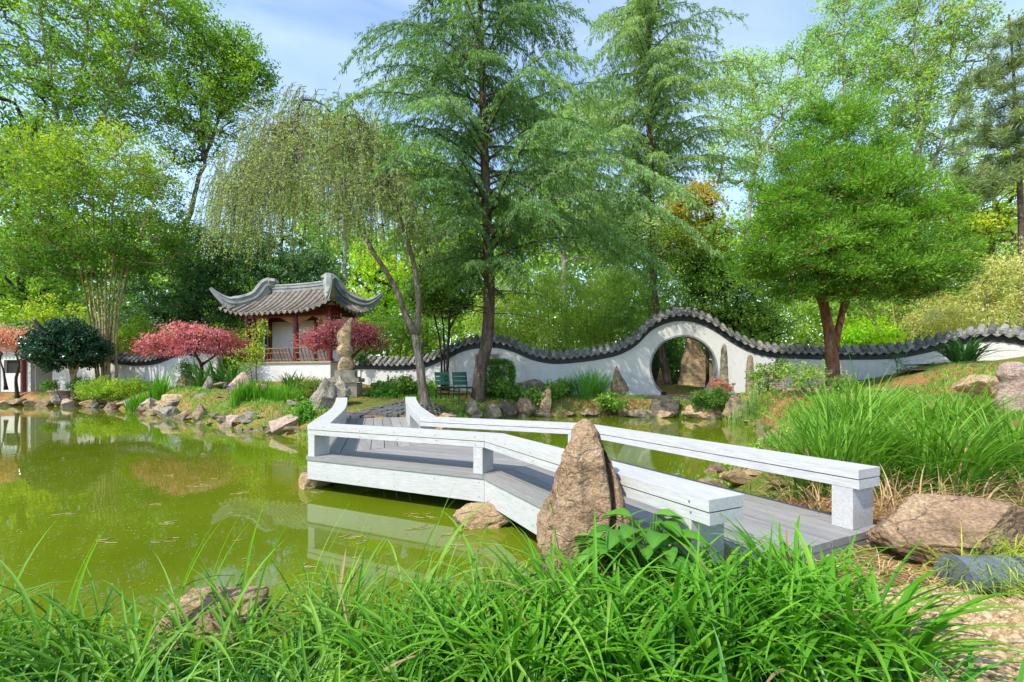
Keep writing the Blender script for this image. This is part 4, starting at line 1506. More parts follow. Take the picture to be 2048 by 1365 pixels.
def scatter_edge(i0, i1, step, label, group, smin, smax, pool):
    cnt = 0
    for i in range(i0, i1):
        a, b_ = POND[i], POND[i + 1]
        L = np.linalg.norm(b_ - a)
        for t_ in np.arange(0, L, step):
            p = a + (b_ - a) * (t_ + rg.uniform(0, step)) / L + rg.normal(size=2) * .10
            o = protos[pool[rg.integers(len(pool))]].copy()
            COL.objects.link(o)
            o.location = (p[0], p[1], max(gz(p[0], p[1]), -.03))
            s_ = rg.uniform(smin, smax)
            o.scale = (s_ * rg.uniform(.8, 1.3), s_, s_ * rg.uniform(.6, 1.1))
            o.rotation_euler = (rg.uniform(-.15, .15), rg.uniform(-.15, .15), rg.uniform(0, 6.28))
            o["label"] = label
            o["group"] = group
            cnt += 1
    return cnt


scatter_edge(30, 34, .55, 'small weathered edging stone on the far shore below the camellia and shrub', 'edging stones on the far pond shore', .45, .85, [0, 1, 3, 4])
scatter_edge(24, 30, .34, 'small weathered edging stone along the shore between bridge and pointed rock', 'edging stones on the near pond shore', .14, .42, [0, 3, 4, 2])
scatter_edge(16, 22, .55, 'small mossy edging stone along the water below the garden wall', 'edging stones below the garden wall', .3, .55, [0, 1, 2])
scatter_edge(9, 15, .5, 'small brown edging stone in weeds on the pond side behind the long rail', 'edging stones behind the long rail', .15, .35, [0, 1])
for o in protos:
    bpy.data.objects.remove(o)
# ------------------------------------------------------------------ foliage
G = lambda *c: tuple(c)
M['leaf_bright'] = leafmat('bright_broadleaf', [(.04, .09, .010), (.10, .18, .018), (.18, .27, .03)], trans=.48)
M['leaf_fresh'] = leafmat('fresh_spring_leaf', [(.06, .12, .02), (.14, .22, .035), (.24, .32, .06)], trans=.48)
M['leaf_mid'] = leafmat('mid_green_leaf', [(.025, .065, .010), (.065, .135, .018), (.12, .20, .03)], trans=.42)
M['leaf_pale'] = leafmat('pale_green_leaf', [(.09, .17, .05), (.17, .27, .08), (.27, .37, .13)], trans=.45)
M['leaf_yellow'] = leafmat('yellow_green_leaf', [(.05, .12, .012), (.16, .24, .018), (.33, .34, .03)], trans=.42)
M['leaf_crepe'] = leafmat('crepe_leaf', [(.035, .09, .012), (.09, .165, .016), (.24, .28, .025)], trans=.42)
M['leaf_gold'] = leafmat('golden_shrub_leaf', [(.22, .23, .05), (.42, .40, .13), (.60, .55, .27)], trans=.40, gain=1.45)
M['leaf_lime'] = leafmat('lime_leaf', [(.10, .24, .01), (.22, .38, .015), (.36, .50, .03)], trans=.5)
M['leaf_dark'] = leafmat('dark_conifer_leaf', [(.02, .05, .02), (.042, .10, .036), (.08, .16, .055)], trans=.35)
M['leaf_gloss'] = leafmat('dark_glossy_leaf', [(.006, .022, .012), (.012, .042, .02), (.024, .07, .03)], rough=.22, trans=.12, spec=.6)
M['cedar'] = leafmat('cedar_needles', [(.03, .075, .018), (.075, .145, .042), (.14, .22, .075)], trans=.35)
M['cedar_pale'] = leafmat('pale_cedar_needles', [(.06, .115, .03), (.12, .19, .06), (.20, .27, .10)], trans=.35)
M['juniper'] = leafmat('juniper_sprays', [(.025, .065, .006), (.075, .165, .010), (.16, .28, .022)], trans=.35)
M['willow'] = leafmat('olive_weeping_leaf', [(.08, .11, .035), (.155, .20, .065), (.25, .29, .12)], trans=.45)
M['red_leaf'] = leafmat('red_laceleaf', [(.06, .014, .026), (.19, .042, .056), (.36, .12, .13), (.42, .19, .15)], trans=.3, tint=(1.5, .8, .6))
M['rust_leaf'] = leafmat('pale_rust_leaf', [(.20, .08, .05), (.36, .17, .11), (.48, .28, .18)], trans=.35, tint=(1.4, .9, .6))
M['orange_leaf'] = leafmat('orange_green_leaf', [(.04, .10, .015), (.10, .15, .02), (.36, .20, .02)], trans=.4)
M['bamboo'] = leafmat('bamboo_leaf', [(.10, .17, .03), (.20, .28, .05), (.33, .40, .11)], trans=.45)
M['pine'] = leafmat('pine_needles', [(.055, .085, .03), (.11, .15, .05), (.19, .23, .09)], trans=.2)
M['blade'] = leafmat('daylily_blade', [(.035, .13, .008), (.085, .25, .014), (.17, .36, .03)], rough=.5, trans=.42, spec=.22, gain=1.3, dead=(.36, .27, .13))
M['blade_tall'] = leafmat('tall_grass_blade', [(.045, .13, .012), (.105, .25, .022), (.22, .36, .06)], rough=.55, trans=.42, spec=.2, gain=1.3, dead=(.42, .33, .18))
M['blade_dark'] = leafmat('dark_grass_blade', [(.025, .09, .012), (.055, .16, .02), (.10, .22, .035)], rough=.4, trans=.35)
M['straw'] = leafmat('dry_straw', [(.28, .17, .07), (.42, .28, .13), (.55, .42, .24)], rough=.8, trans=.15, tint=(1.1, 1, .7), gain=1.0)
M['strap'] = leafmat('dark_strap_leaf', [(.012, .045, .012), (.03, .085, .02), (.10, .16, .03)], rough=.35, trans=.25)
M['hosta'] = leafmat('broad_glossy_leaf', [(.03, .12, .012), (.07, .20, .02), (.14, .29, .05)], rough=.35, trans=.3, spec=.4, gain=1.4)
M['cover'] = leafmat('ground_cover_leaf', [(.03, .10, .012), (.08, .19, .02), (.17, .29, .035)], trans=.35)
M['twig'] = surf('pinkish_twig', [(.22, .13, .09), (.36, .25, .18)], 9, rough=.9, bump=0)
M['debris'] = leafmat('floating_debris', [(.22, .17, .04), (.38, .30, .09), (.52, .45, .22)], rough=.8, trans=.0, gain=.8)

TREES_LEAVES = [0]


def leaf_geo(mb, c, d, nrm, L, Wd_, var, fold=.0):
    """rhombic leaves: base c, direction d, facing nrm"""
    c, d, nrm = np.asarray(c), unit(np.asarray(d)), np.asarray(nrm)
    s_ = unit(np.cross(d, nrm))
    L = np.broadcast_to(L, len(c))[:, None]
    Wd_ = np.broadcast_to(Wd_, len(c))[:, None]
    up = np.cross(s_, d)
    a = c
    b_ = c + d * L * .45 + s_ * Wd_ / 2 + up * L * fold
    t = c + d * L
    e = c + d * L * .45 - s_ * Wd_ / 2 + up * L * fold
    n = len(c)
    V = np.stack([a, b_, t, e], 1).reshape(-1, 3)
    fq = np.arange(4 * n).reshape(n, 4)
    mb.add(V, fq, np.repeat(var, 4))
    TREES_LEAVES[0] += n


def rand_dir(n, rg):
    return unit(rg.normal(size=(n, 3)))


def cluster_leaves(mb, cen, rg, per, rad, L, Wd_, flat=.65, up=.8, outc=None, outw=.6, droop=.1, vbias=0.0, vspread=.22, tone=None, spray=1.0):
    """leaves gathered round each cluster centre; each cluster has its own tone"""
    n = len(cen)
    tone_ = np.clip(rg.uniform(.2, .7, n) + (fbm(cen * .9, 21, 2) - .5) * 1.1, .05, .95) if tone is None else tone
    idx = np.repeat(np.arange(n), per)
    k = len(idx)
    axis_ = unit(rand_dir(n, rg) * np.array([1, 1, .45]) + unit(cen - cen.mean(0)) * .6)
    along = rg.uniform(-1, 1, k)[:, None]
    off = rg.normal(size=(k, 3)) * np.array([1, 1, flat]) * (.55 - .22 * min(spray, 1)) * (1.15 - .35 * np.abs(along)) + axis_[idx] * along * spray * .95
    rr = np.broadcast_to(rad, n)[idx][:, None]
    pos = cen[idx] + off * rr
    out = unit(off) if outc is None else unit(pos - outc)
    d = unit(out * outw + rand_dir(k, rg) * .8 - np.array([0, 0, droop]))
    nrm = unit(np.array([0, 0, up]) + rand_dir(k, rg) * .75)
    ln = L * rg.uniform(.65, 1.3, k)
    var = np.clip(tone_[idx] + rg.normal(size=k) * vspread + vbias, 0, 1)
    leaf_geo(mb, pos, d, nrm, ln, Wd_ / L * ln, var)


def blob_points(blobs, rg, dens_noise=.35):
    """points in the outer part of ellipsoids (centre, radii, n)"""
    out = []
    for (c, r_, n) in blobs:
        u_ = rand_dir(n * 2, rg)
        ns = fbm(u_ * 2.1 + np.asarray(c) * .37, 7, 3)
        rr = (.35 + .65 * rg.uniform(0, 1, n * 2) ** .55) * (1 + (ns - .5) * dens_noise * 2.4)
        pts = np.asarray(c) + u_ * rr[:, None] * np.asarray(r_)
        out.append(pts[:n])
    return np.vstack(out)


def resample(pts, step):
    pts = np.asarray(pts, float)
    s_ = np.concatenate([[0], np.cumsum(np.linalg.norm(np.diff(pts, axis=0), axis=1))])
    n = max(int(s_[-1] / step) + 1, 4)
    t = np.linspace(0, s_[-1], n)
    # Catmull-Rom through the knots
    return np.stack([smooth_knots(s_, pts[:, k], t) if len(pts) > 2 else np.interp(t, s_, pts[:, k]) for k in range(3)], -1)


def wood(mb, trunks, pts, rg, rtip=.008, rpow=.5, rscale=.011, low=.8, k=5, wiggle=.10, sag=0.0, minz_gain=.0):
    """trunk tubes, then every cluster point joined to the nearest suitable wood by a curved twig"""
    nodes, ok = [], []
    for tp, r0, r1 in trunks:
        tp = resample(tp, .18)
        n = len(tp)
        wob = (fbm(tp * 1.7, 3, 3) - .5)[:, None] * np.array([1, .6, 0]) * r0 * .8
        tp = tp + wob
        rad = r0 + (r1 - r0) * np.linspace(0, 1, n) ** .8
        rad[:2] *= np.array([1.35, 1.12])
        rad *= 1 + (fbm(tp * 5, 8, 2) - .5) * .25
        mb.tube(tp, rad, 9)
        nodes += list(tp[int(n * .12):])
    nodes = np.array(nodes)
    par = np.full(len(nodes), -1)
    ntr = len(nodes)
    dist = np.min(np.linalg.norm(pts[:, None] - nodes[None], axis=2), axis=1)
    order = np.argsort(dist)
    segs = []
    P_ = list(nodes); PA = list(par)
    arr = np.zeros((ntr + len(pts) * 4, 3)); arr[:ntr] = nodes; cnt = ntr
    for q in order:
        p = pts[q]
        dv = p - arr[:cnt]
        dd = np.linalg.norm(dv, axis=1)
        cost = dd + low * np.maximum(0, -dv[:, 2] + .0) + .15 * np.maximum(0, dd - 2.5)
        a = int(np.argmin(cost))
        A = arr[a]
        L = np.linalg.norm(p - A)
        mid = (A + p) / 2 + rg.normal(size=3) * wiggle * L + np.array([0, 0, -sag * L])
        m1 = (A * .6 + mid * .4) * .5 + (A + (mid - A) * .6) * .5
        base = cnt
        new = [A + (mid - A) * .55 + rg.normal(size=3) * .03 * L, mid, mid + (p - mid) * .55, p]
        arr[cnt:cnt + 4] = new
        PA += [a, base, base + 1, base + 2]
        segs.append((a, base))
        cnt += 4
    w_ = np.zeros(cnt)
    PA = np.array(PA)
    for a, b0 in segs:
        w_[b0 + 3] += 1
    for i in range(cnt - 1, ntr - 1, -1):
        if PA[i] >= 0:
            w_[PA[i]] += w_[i]
    for a, b0 in segs:
        pl_ = np.vstack([arr[a], arr[b0:b0 + 4]])
        r_ = rtip + rscale * (w_[b0:b0 + 4] ** rpow - 0)
        r_ = np.concatenate([[r_[0]], r_])
        r_[-1] = rtip
        mb.tube(pl_, r_, k if r_[0] > .02 else 4, caps=False)
    return arr[:cnt]


def tree(name, label, cat, trunks, blobs, leaf, bark, seed, per=40, rad=.35, L=.08, Wd_=.04, group=None, extra=None, wood_kw=None, crown_name='crown', leaf_kw=None, toneup=None):
    rg = np.random.default_rng(seed)
    base = np.array(trunks[0][0][0], float)
    t = thing(name, label, cat, base, group)
    pts = blob_points(blobs, rg)
    wb = MB()
    wood(wb, trunks, pts, rg, **(wood_kw or {}))
    wb.build('trunk', M[bark], t, smooth=True)
    cb = MB()
    tone = None
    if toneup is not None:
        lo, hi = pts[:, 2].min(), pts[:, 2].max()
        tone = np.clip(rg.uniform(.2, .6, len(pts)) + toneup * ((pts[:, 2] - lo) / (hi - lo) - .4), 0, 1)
    cluster_leaves(cb, pts, rg, per, rad, L, Wd_, tone=tone, **(leaf_kw or {}))
    if extra:
        extra(cb, pts, rg)
    cb.build(crown_name, M[leaf], t)
    return t


def EL(px, py, rx, ry, Y, n, dep=None):
    """ellipsoid read off the photo at its own distance"""
    k = Y / F
    return (P(px, py, Y), (rx * k, (dep if dep is not None else rx) * k, ry * k), n)


def PP(Y, *pts):
    return np.array([P(a, b_, Y + (pts[i][2] if len(pts[i]) > 2 else 0)) for i, (a, b_) in enumerate([(p[0], p[1]) for p in pts])])


def grounded(pts, sink=.12):
    pts = np.array(pts, float)
    pts[0, 2] = gz(pts[0, 0], pts[0, 1]) - sink
    return pts


# ---------------- weeping tree with forked trunk
def weeping():
    Y = 11.6
    rg = np.random.default_rng(3)
    tr0 = grounded(PP(Y, (850, 812), (846, 770), (838, 715), (829, 668)))
    l1 = PP(Y, (829, 668), (812, 630), (795, 588), (775, 550), (748, 505), (720, 450, .1), (680, 380, .2), (640, 310, .2), (600, 250, .1))
    l2 = PP(Y, (829, 668), (838, 620), (835, 570), (826, 520), (808, 460), (780, 390, -.2), (750, 310, -.3), (735, 250, -.3))
    t = thing('weeping_tree', 'olive green weeping tree with pale forked trunk and trailing branches beside the bridge end', 'tree', tr0[0])
    # arching branch tops over a dome
    dome = []
    for k in range(170):
        a = rg.uniform(0, 2 * math.pi); r_ = math.sqrt(rg.uniform(0.02, 1))
        x = 640 + 205 * r_ * math.cos(a); dy = 205 * r_ * math.sin(a)
        top = 200 + 190 * r_ ** 2 + rg.uniform(-10, 60) + (max(0, x - 700) * .25)
        dome.append(P(x, top, Y + dy / F * Y * .75))
    dome += [P(520 + rg.uniform(-40, 60), 290 + rg.uniform(0, 150), Y + rg.uniform(-1.5, .8)) for k in range(26)]
    dome += [P(560, 225, Y), P(585, 195, Y), P(600, 172, Y), P(630, 178, Y), P(528, 262, Y)]
    dome = np.array(dome)
    wb = MB()
    wood(wb, [(tr0, .125, .10), (l1, .085, .03), (l2, .085, .03)], dome, rg, rtip=.006, rscale=.006, low=.2, wiggle=.10, sag=-.12)
    # trailing strands
    cen = (P(700, 420, Y))
    cb = MB()
    LC, LD, LN, LV = [], [], [], []
    for p in dome:
        thin_ = vnoise(np.array([[p[0] * .9, p[1] * .9, p[2] * .7]]), 12)[0]
        for s_ in range(int(4 + 8 * thin_)):
            ln = rg.uniform(.5, 2.4) * (.6 + .8 * thin_)
            outv = p - cen; outv[2] = 0
            outv = outv / (np.linalg.norm(outv) + .3)
            h = np.linspace(0, 1, 9)
            j = rg.normal(size=2) * .16
            st = p + rg.normal(size=3) * np.array([.28, .28, .10])
            spread = rg.uniform(.15, .75)
            q = st[None] + np.column_stack([(outv[0] * spread + j[0]) * np.sqrt(h) + rg.normal() * .1 * h * h, (outv[1] * spread + j[1]) * np.sqrt(h), .10 * np.sin(h * 3.1) - ln * h ** 1.5])
            zlim = CH + (HY - (560 if p[0] > P(560, 0, Y)[0] else 535) + rg.uniform(-20, 60)) / F * Y
            q = q[q[:, 2] > zlim]
            if len(q) < 3:
                continue
            wb.tube(q, np.linspace(.006, .0025, len(q)), 3, caps=False)
            n = int(26 * ln * len(q) / 9) + 4
            tt = rg.uniform(0, len(q) - 1.001, n)
            i0 = tt.astype(int); f_ = (tt - i0)[:, None]
            c = q[i0] * (1 - f_) + q[i0 + 1] * f_
            LC.append(c); LD.append(rand_dir(n, rg) * .9 + np.array([0, 0, -.75])); LN.append(rand_dir(n, rg) + np.array([0, 0, .4]))
            LV.append(np.clip(rg.uniform(.25, .75) + rg.normal(size=n) * .2, 0, 1))
    c = np.vstack(LC)
    leaf_geo(cb, c, np.vstack(LD), np.vstack(LN), .062 * rg.uniform(.7, 1.4, len(c)), .027, np.concatenate(LV))
    wb.build('trunk', M['grey_bark'], t, smooth=True)
    cb.build('crown', M['willow'], t)


weeping()


# ---------------- deodar cedars
def cedar(label, trunk, r0, whorls, seed, leaf, Y, nl=.10, wl=.016, dens=1.0, group=None, side=1.0, bark='brown_bark'):
    """whorls: (height z, reach left, reach right) envelope in metres; boughs spread flat, droop at the tip, hung with sprays"""
    rg = np.random.default_rng(seed)
    trunk = grounded(trunk)
    t = thing('cedar_tree', label, 'tree', trunk[0], group)
    wb, cb = MB(), MB()
    tp = resample(trunk, .25)
    rad = np.interp(tp[:, 2], [tp[0, 2], tp[-1, 2]], [r0, .03])
    rad[:2] *= np.array([1.3, 1.1])
    wb.tube(tp, rad, 10)
    wz = np.array(whorls, float)
    LC, LD, LN, LL, LV = [], [], [], [], []
    z = wz[0, 0]
    while z < wz[-1, 0]:
        a = rg.uniform(0, 2 * math.pi)
        for kk in range(2):
            a += 2.4 + rg.uniform(-.4, .4)
            c_, s_ = math.cos(a), math.sin(a)
            rl, rr_ = np.interp(z, wz[:, 0], wz[:, 1]), np.interp(z, wz[:, 0], wz[:, 2])
            reach = (rr_ if c_ > 0 else rl) * abs(c_) + .5 * (rl + rr_) * .85 * abs(s_)
            reach *= rg.uniform(.72, 1.12)
            z0 = z + rg.uniform(-.1, .1)
            x0 = np.array([np.interp(z0, tp[:, 2], tp[:, 0]), np.interp(z0, tp[:, 2], tp[:, 1]), z0])
            h = np.linspace(0, 1, 12)
            rise = rg.uniform(.10, .30) * reach
            fall = rg.uniform(.18, .42) * reach
            bow = rg.normal() * .12 * reach
            q = x0 + np.column_stack([c_ * reach * h - s_ * bow * h * h, s_ * reach * h + c_ * bow * h * h, rise * np.sin(h * 2.2) - fall * h ** 2.6])
            wb.tube(q, np.linspace(max(.012, .0085 * reach + .004), .005, 12), 5, caps=False)
            nb = int(reach * 13 * dens) + 4
            tone = rg.uniform(.3, .72)
            for k in range(nb):
                f_ = (k + rg.uniform(0, 1)) / nb
                f_ = .08 + .92 * f_
                i0 = min(int(f_ * 11), 10); fr = f_ * 11 - i0
                p0 = q[i0] * (1 - fr) + q[i0 + 1] * fr
                sgn = 1 if k % 2 else -1
                tw = rg.uniform(.22, .55) * (1.15 - .45 * f_) * (1 + .08 * reach)
                ang = a + sgn * rg.uniform(.6, 1.25)
                hh = np.linspace(0, 1, 5)
                tq = p0 + np.column_stack([math.cos(ang) * tw * hh, math.sin(ang) * tw * hh, .06 * hh - tw * rg.uniform(.5, 1.25) * hh ** 1.7])
                n = int(17 * dens * (tw / .4)) + 6
                tt = rg.uniform(0, 3.999, n); j0 = tt.astype(int); g_ = (tt - j0)[:, None]
                c = tq[j0] * (1 - g_) + tq[j0 + 1] * g_
                dirv = np.array([math.cos(ang) * .8, math.sin(ang) * .8, -.8])
                LC.append(c + rg.normal(size=(n, 3)) * .018)
                LD.append(dirv + rand_dir(n, rg) * .75 + np.array([0, 0, -.25]))
                LN.append(np.array([0, 0, .8]) + rand_dir(n, rg) * .8)
                LV.append(np.clip(tone + .18 * (f_ - .5) + rg.normal(size=n) * .16, 0, 1))
        z += rg.uniform(.13, .24) * (1.0 / max(dens, .5)) ** .5
    # leader tuft
    c = np.vstack(LC); n = len(c)
    leaf_geo(cb, c, np.vstack(LD), np.vstack(LN), nl * rg.uniform(.7, 1.3, n), wl, np.concatenate(LV))
    # a few bare low branches
    for k in range(14):
        z0 = wz[0, 0] - rg.uniform(0, 1.0)
        if z0 < trunk[0, 2] + 1.6:
            continue
        a = rg.uniform(0, 6.28); ln = rg.uniform(.6, 2.4)
        x0 = np.array([np.interp(z0, tp[:, 2], tp[:, 0]), np.interp(z0, tp[:, 2], tp[:, 1]), z0])
        h = np.linspace(0, 1, 7)
        wb.tube(x0 + np.column_stack([math.cos(a) * ln * h, math.sin(a) * ln * h, (.1 - .25 * h) * h * ln]) + rg.normal(size=(7, 3)) * .015, np.linspace(.018, .004, 7), 4, caps=False)
    wb.build('trunk', M[bark], t, smooth=True)
    cb.build('crown', M[leaf], t)
    return t


Y = 13.6
k_ = Y / F
zr = lambda row, Y: CH + (HY - row) / F * Y
cedar('tall blue green weeping cedar with curved brown trunk behind the green chairs', PP(Y, (955, 775), (962, 735), (972, 695), (977, 640), (978, 540), (972, 400), (966, 200), (960, 0), (958, -200), (957, -330)), .20,
      [(zr(570, Y), 1.0, 1.3), (zr(535, Y), 2.2, 3.6), (zr(470, Y), 2.7, 5.9), (zr(400, Y), 2.9, 5.5), (zr(330, Y), 3.0, 3.6), (zr(230, Y), 3.2, 3.0), (zr(120, Y), 3.1, 2.7), (zr(20, Y), 2.6, 2.6), (zr(-120, Y), 1.7, 1.8), (zr(-320, Y), .3, .3)], 5, 'cedar', Y, nl=.12, wl=.024, dens=1.2)
Y = 21.5
cedar('second taller paler cedar with straight trunk rising behind the moon gate arch', PP(Y, (1308, 700), (1306, 560), (1302, 400), (1299, 200), (1298, 0), (1298, -190)), .25,
      [(zr(560, Y), 1.2, 1.0), (zr(470, Y), 3.2, 2.6), (zr(380, Y), 4.2, 3.0), (zr(280, Y), 3.9, 3.6), (zr(170, Y), 3.2, 3.5), (zr(60, Y), 2.4, 2.6), (zr(-60, Y), 1.4, 1.6), (zr(-185, Y), .3, .3)], 9, 'cedar_pale', Y, nl=.17, wl=.032, dens=.92)

# ---------------- broad juniper with red trunk: foliage in separate tiers
Y = 12.8
rgj = np.random.default_rng(44)
PADS = []
for row, half, cx_ in ((215, 45, 1662), (250, 80, 1672), (290, 115, 1682), (330, 145, 1690), (372, 175, 1695), (415, 200, 1700), (458, 222, 1706), (500, 238, 1708), (538, 235, 1706), (568, 170, 1712)):
    half *= .93
    half *= .93
    xo = cx_ - half + rgj.uniform(10, 40)
    while xo < cx_ + half:
        rx_ = rgj.uniform(42, 66)
        for dz_ in ((-.75, .15) if half > 100 else (-.2,)):
            PADS.append((P(xo + rgj.uniform(-14, 14), row + rgj.uniform(-13, 13), Y + dz_ * half / F * Y + rgj.uniform(-.3, .3)), (rx_ / F * Y, rx_ / F * Y * .9, rgj.uniform(15, 23) / F * Y), 13))
        xo += rx_ * rgj.uniform(1.05, 1.5)
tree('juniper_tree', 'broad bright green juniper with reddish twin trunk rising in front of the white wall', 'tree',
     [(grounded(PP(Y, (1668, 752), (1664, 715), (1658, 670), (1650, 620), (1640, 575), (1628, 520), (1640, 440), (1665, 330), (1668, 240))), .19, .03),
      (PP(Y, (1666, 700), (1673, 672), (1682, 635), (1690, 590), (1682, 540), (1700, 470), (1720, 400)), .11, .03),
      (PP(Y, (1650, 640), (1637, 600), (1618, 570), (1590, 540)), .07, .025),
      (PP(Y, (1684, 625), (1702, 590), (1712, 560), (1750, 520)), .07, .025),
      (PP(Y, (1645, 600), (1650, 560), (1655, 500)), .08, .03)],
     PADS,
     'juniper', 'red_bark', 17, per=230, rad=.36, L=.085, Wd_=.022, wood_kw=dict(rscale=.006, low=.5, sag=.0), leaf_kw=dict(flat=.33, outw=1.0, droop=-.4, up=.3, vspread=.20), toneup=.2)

# ---------------- crepe myrtle: fan of stems
Y = 19.0
rgc = np.random.default_rng(4)
stems = []
b0 = P(212, 748, Y)
b0[2] = gz(b0[0], b0[1]) - .1
for k in range(10):
    f_ = (k + .5) / 10
    tx = 95 + 240 * f_ + rgc.uniform(-10, 10)
    pts = [b0 + np.array([(f_ - .5) * .75, rgc.uniform(-.35, .35), 0]), P(208 + (f_ - .5) * 62, 640, Y + rgc.uniform(-.3, .3)), P(208 + (f_ - .5) * 105, 540, Y + rgc.uniform(-.7, .7)), P(208 + (tx - 208) * .8, 410, Y + rgc.uniform(-1.3, 1.3)), P(tx, 320 + rgc.uniform(-30, 30), Y + rgc.uniform(-1.6, 1.6))]
    stems.append((np.array(pts), rgc.uniform(.036, .062), .012))
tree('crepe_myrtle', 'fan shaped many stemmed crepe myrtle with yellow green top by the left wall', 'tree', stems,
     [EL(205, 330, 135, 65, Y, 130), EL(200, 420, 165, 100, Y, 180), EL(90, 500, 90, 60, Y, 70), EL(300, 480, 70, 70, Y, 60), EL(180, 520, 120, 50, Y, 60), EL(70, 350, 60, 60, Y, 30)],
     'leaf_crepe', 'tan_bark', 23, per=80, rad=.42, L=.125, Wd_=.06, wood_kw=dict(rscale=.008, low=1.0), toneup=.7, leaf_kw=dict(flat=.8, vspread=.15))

# ---------------- camellia on a short branching stem
Y = 18.2
cb0 = P(140, 775, Y)
tree('camellia', 'dense dark glossy round clipped camellia on short bare stems beside the clay pot', 'shrub',
     [(grounded(PP(Y, (146, 775), (143, 750), (130, 715), (115, 690))), .07, .03), (PP(Y, (146, 772), (152, 745), (165, 710)), .06, .03), (PP(Y, (145, 772), (146, 745), (142, 700)), .06, .03)],
     [EL(133, 688, 64, 44, Y, 420), EL(133, 700, 66, 36, Y, 200)], 'leaf_gloss', 'tan_bark', 29, per=52, rad=.17, L=.10, Wd_=.06, leaf_kw=dict(flat=.9, up=.5, outc=None, vspread=.25), wood_kw=dict(rscale=.006, low=.6))


# ---------------- red laceleaf maples
def laceleaf(label, Y, px, base_row, domes, seed, leaf='red_leaf', n=1.0, stem=(), L=.10, Wd_=.03):
    rg = np.random.default_rng(seed)
    b_ = P(px, base_row, Y)
    b_[2] = gz(b_[0], b_[1])
    t = thing('laceleaf_maple', label, 'maple', b_)
    pts, outs = [], []
    for (cx, cy, rx, ry, m_) in domes:
        c = P(cx, cy, Y)
        u_ = rand_dir(int(m_ * n), rg)
        u_[:, 2] = np.abs(u_[:, 2]) * 1.0 - .12
        u_ = unit(u_)
        ns = fbm(u_ * 2.6 + seed, seed, 3)
        r_ = (.72 + .3 * rg.uniform(0, 1, len(u_))) * (1 + (ns - .5) * .5)
        k = Y / F
        pts.append(c + u_ * r_[:, None] * np.array([rx * k, rx * k * .8, ry * k]))
        o_ = u_.copy(); o_[:, 2] = -.25
        outs.append(o_)
    pts = np.vstack(pts); outs = np.vstack(outs)
    wb, cb = MB(), MB()
    tr = [(grounded(s_[0], .05), s_[1], s_[2]) if i == 0 else s_ for i, s_ in enumerate(stem)]
    wood(wb, tr, pts[::4], rg, rtip=.005, rscale=.008, low=.1, wiggle=.14, sag=-.12)
    per = 34
    idx = np.repeat(np.arange(len(pts)), per)
    m_ = len(idx)
    pos = pts[idx] + rg.normal(size=(m_, 3)) * np.array([.16, .16, .07])
    d = unit(outs[idx] + rand_dir(m_, rg) * .5 + np.array([0, 0, -.35]))
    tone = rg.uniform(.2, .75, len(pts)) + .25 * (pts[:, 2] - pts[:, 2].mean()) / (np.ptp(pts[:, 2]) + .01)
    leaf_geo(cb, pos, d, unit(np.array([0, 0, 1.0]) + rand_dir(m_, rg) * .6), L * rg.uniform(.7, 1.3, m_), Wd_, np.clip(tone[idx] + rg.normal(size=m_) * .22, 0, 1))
    wb.build('trunk', M['dark_bark'], t, smooth=True)
    cb.build('crown', M[leaf], t)


Y = 17.6
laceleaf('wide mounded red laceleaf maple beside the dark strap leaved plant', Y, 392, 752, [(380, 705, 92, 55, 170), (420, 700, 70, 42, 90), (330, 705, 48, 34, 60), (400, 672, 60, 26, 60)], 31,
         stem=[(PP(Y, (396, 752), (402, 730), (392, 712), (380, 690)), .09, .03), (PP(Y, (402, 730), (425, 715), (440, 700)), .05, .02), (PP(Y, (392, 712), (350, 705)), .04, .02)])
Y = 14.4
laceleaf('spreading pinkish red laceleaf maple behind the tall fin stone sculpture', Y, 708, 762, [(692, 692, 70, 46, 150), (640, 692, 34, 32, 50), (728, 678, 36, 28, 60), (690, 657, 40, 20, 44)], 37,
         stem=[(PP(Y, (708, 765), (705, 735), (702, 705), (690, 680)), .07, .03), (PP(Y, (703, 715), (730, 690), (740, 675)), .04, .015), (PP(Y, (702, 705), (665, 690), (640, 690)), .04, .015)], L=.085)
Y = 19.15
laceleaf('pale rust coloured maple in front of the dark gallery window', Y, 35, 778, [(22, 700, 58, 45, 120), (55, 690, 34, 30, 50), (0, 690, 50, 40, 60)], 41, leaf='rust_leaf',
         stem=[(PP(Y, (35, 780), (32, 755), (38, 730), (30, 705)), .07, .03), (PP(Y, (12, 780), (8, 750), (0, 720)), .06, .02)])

# ---------------- other trees near the wall
Y = 22.5
tree('lime_maple', 'bright lime green maple glowing behind the pavilion roof corner', 'tree', [(grounded(PP(Y, (775, 730), (772, 650), (768, 580))), .07, .03)],
     [EL(768, 565, 62, 55, Y, 90), EL(745, 520, 45, 40, Y, 50), EL(790, 620, 45, 50, Y, 60), EL(735, 610, 35, 45, Y, 30)], 'leaf_lime', 'dark_bark', 43, per=60, rad=.4, L=.12, Wd_=.06, leaf_kw=dict(flat=.4))
Y = 16.2
tree('green_maple', 'dark stemmed green maple standing before the wall behind the chairs', 'tree',
     [(grounded(PP(Y, (893, 745), (897, 680), (900, 620), (905, 560))), .07, .025), (grounded(PP(Y, (884, 745), (880, 690), (868, 630), (850, 570))), .05, .02), (grounded(PP(Y, (889, 745), (888, 690), (885, 640), (875, 580))), .05, .02), (PP(Y, (898, 660), (920, 620), (940, 590)), .035, .015)],
     [EL(885, 590, 75, 48, Y, 120), EL(900, 545, 70, 40, Y, 70), EL(845, 600, 35, 40, Y, 30)], 'leaf_mid', 'dark_bark', 47, per=60, rad=.36, L=.10, Wd_=.05, leaf_kw=dict(flat=.4))
Y = 17.6
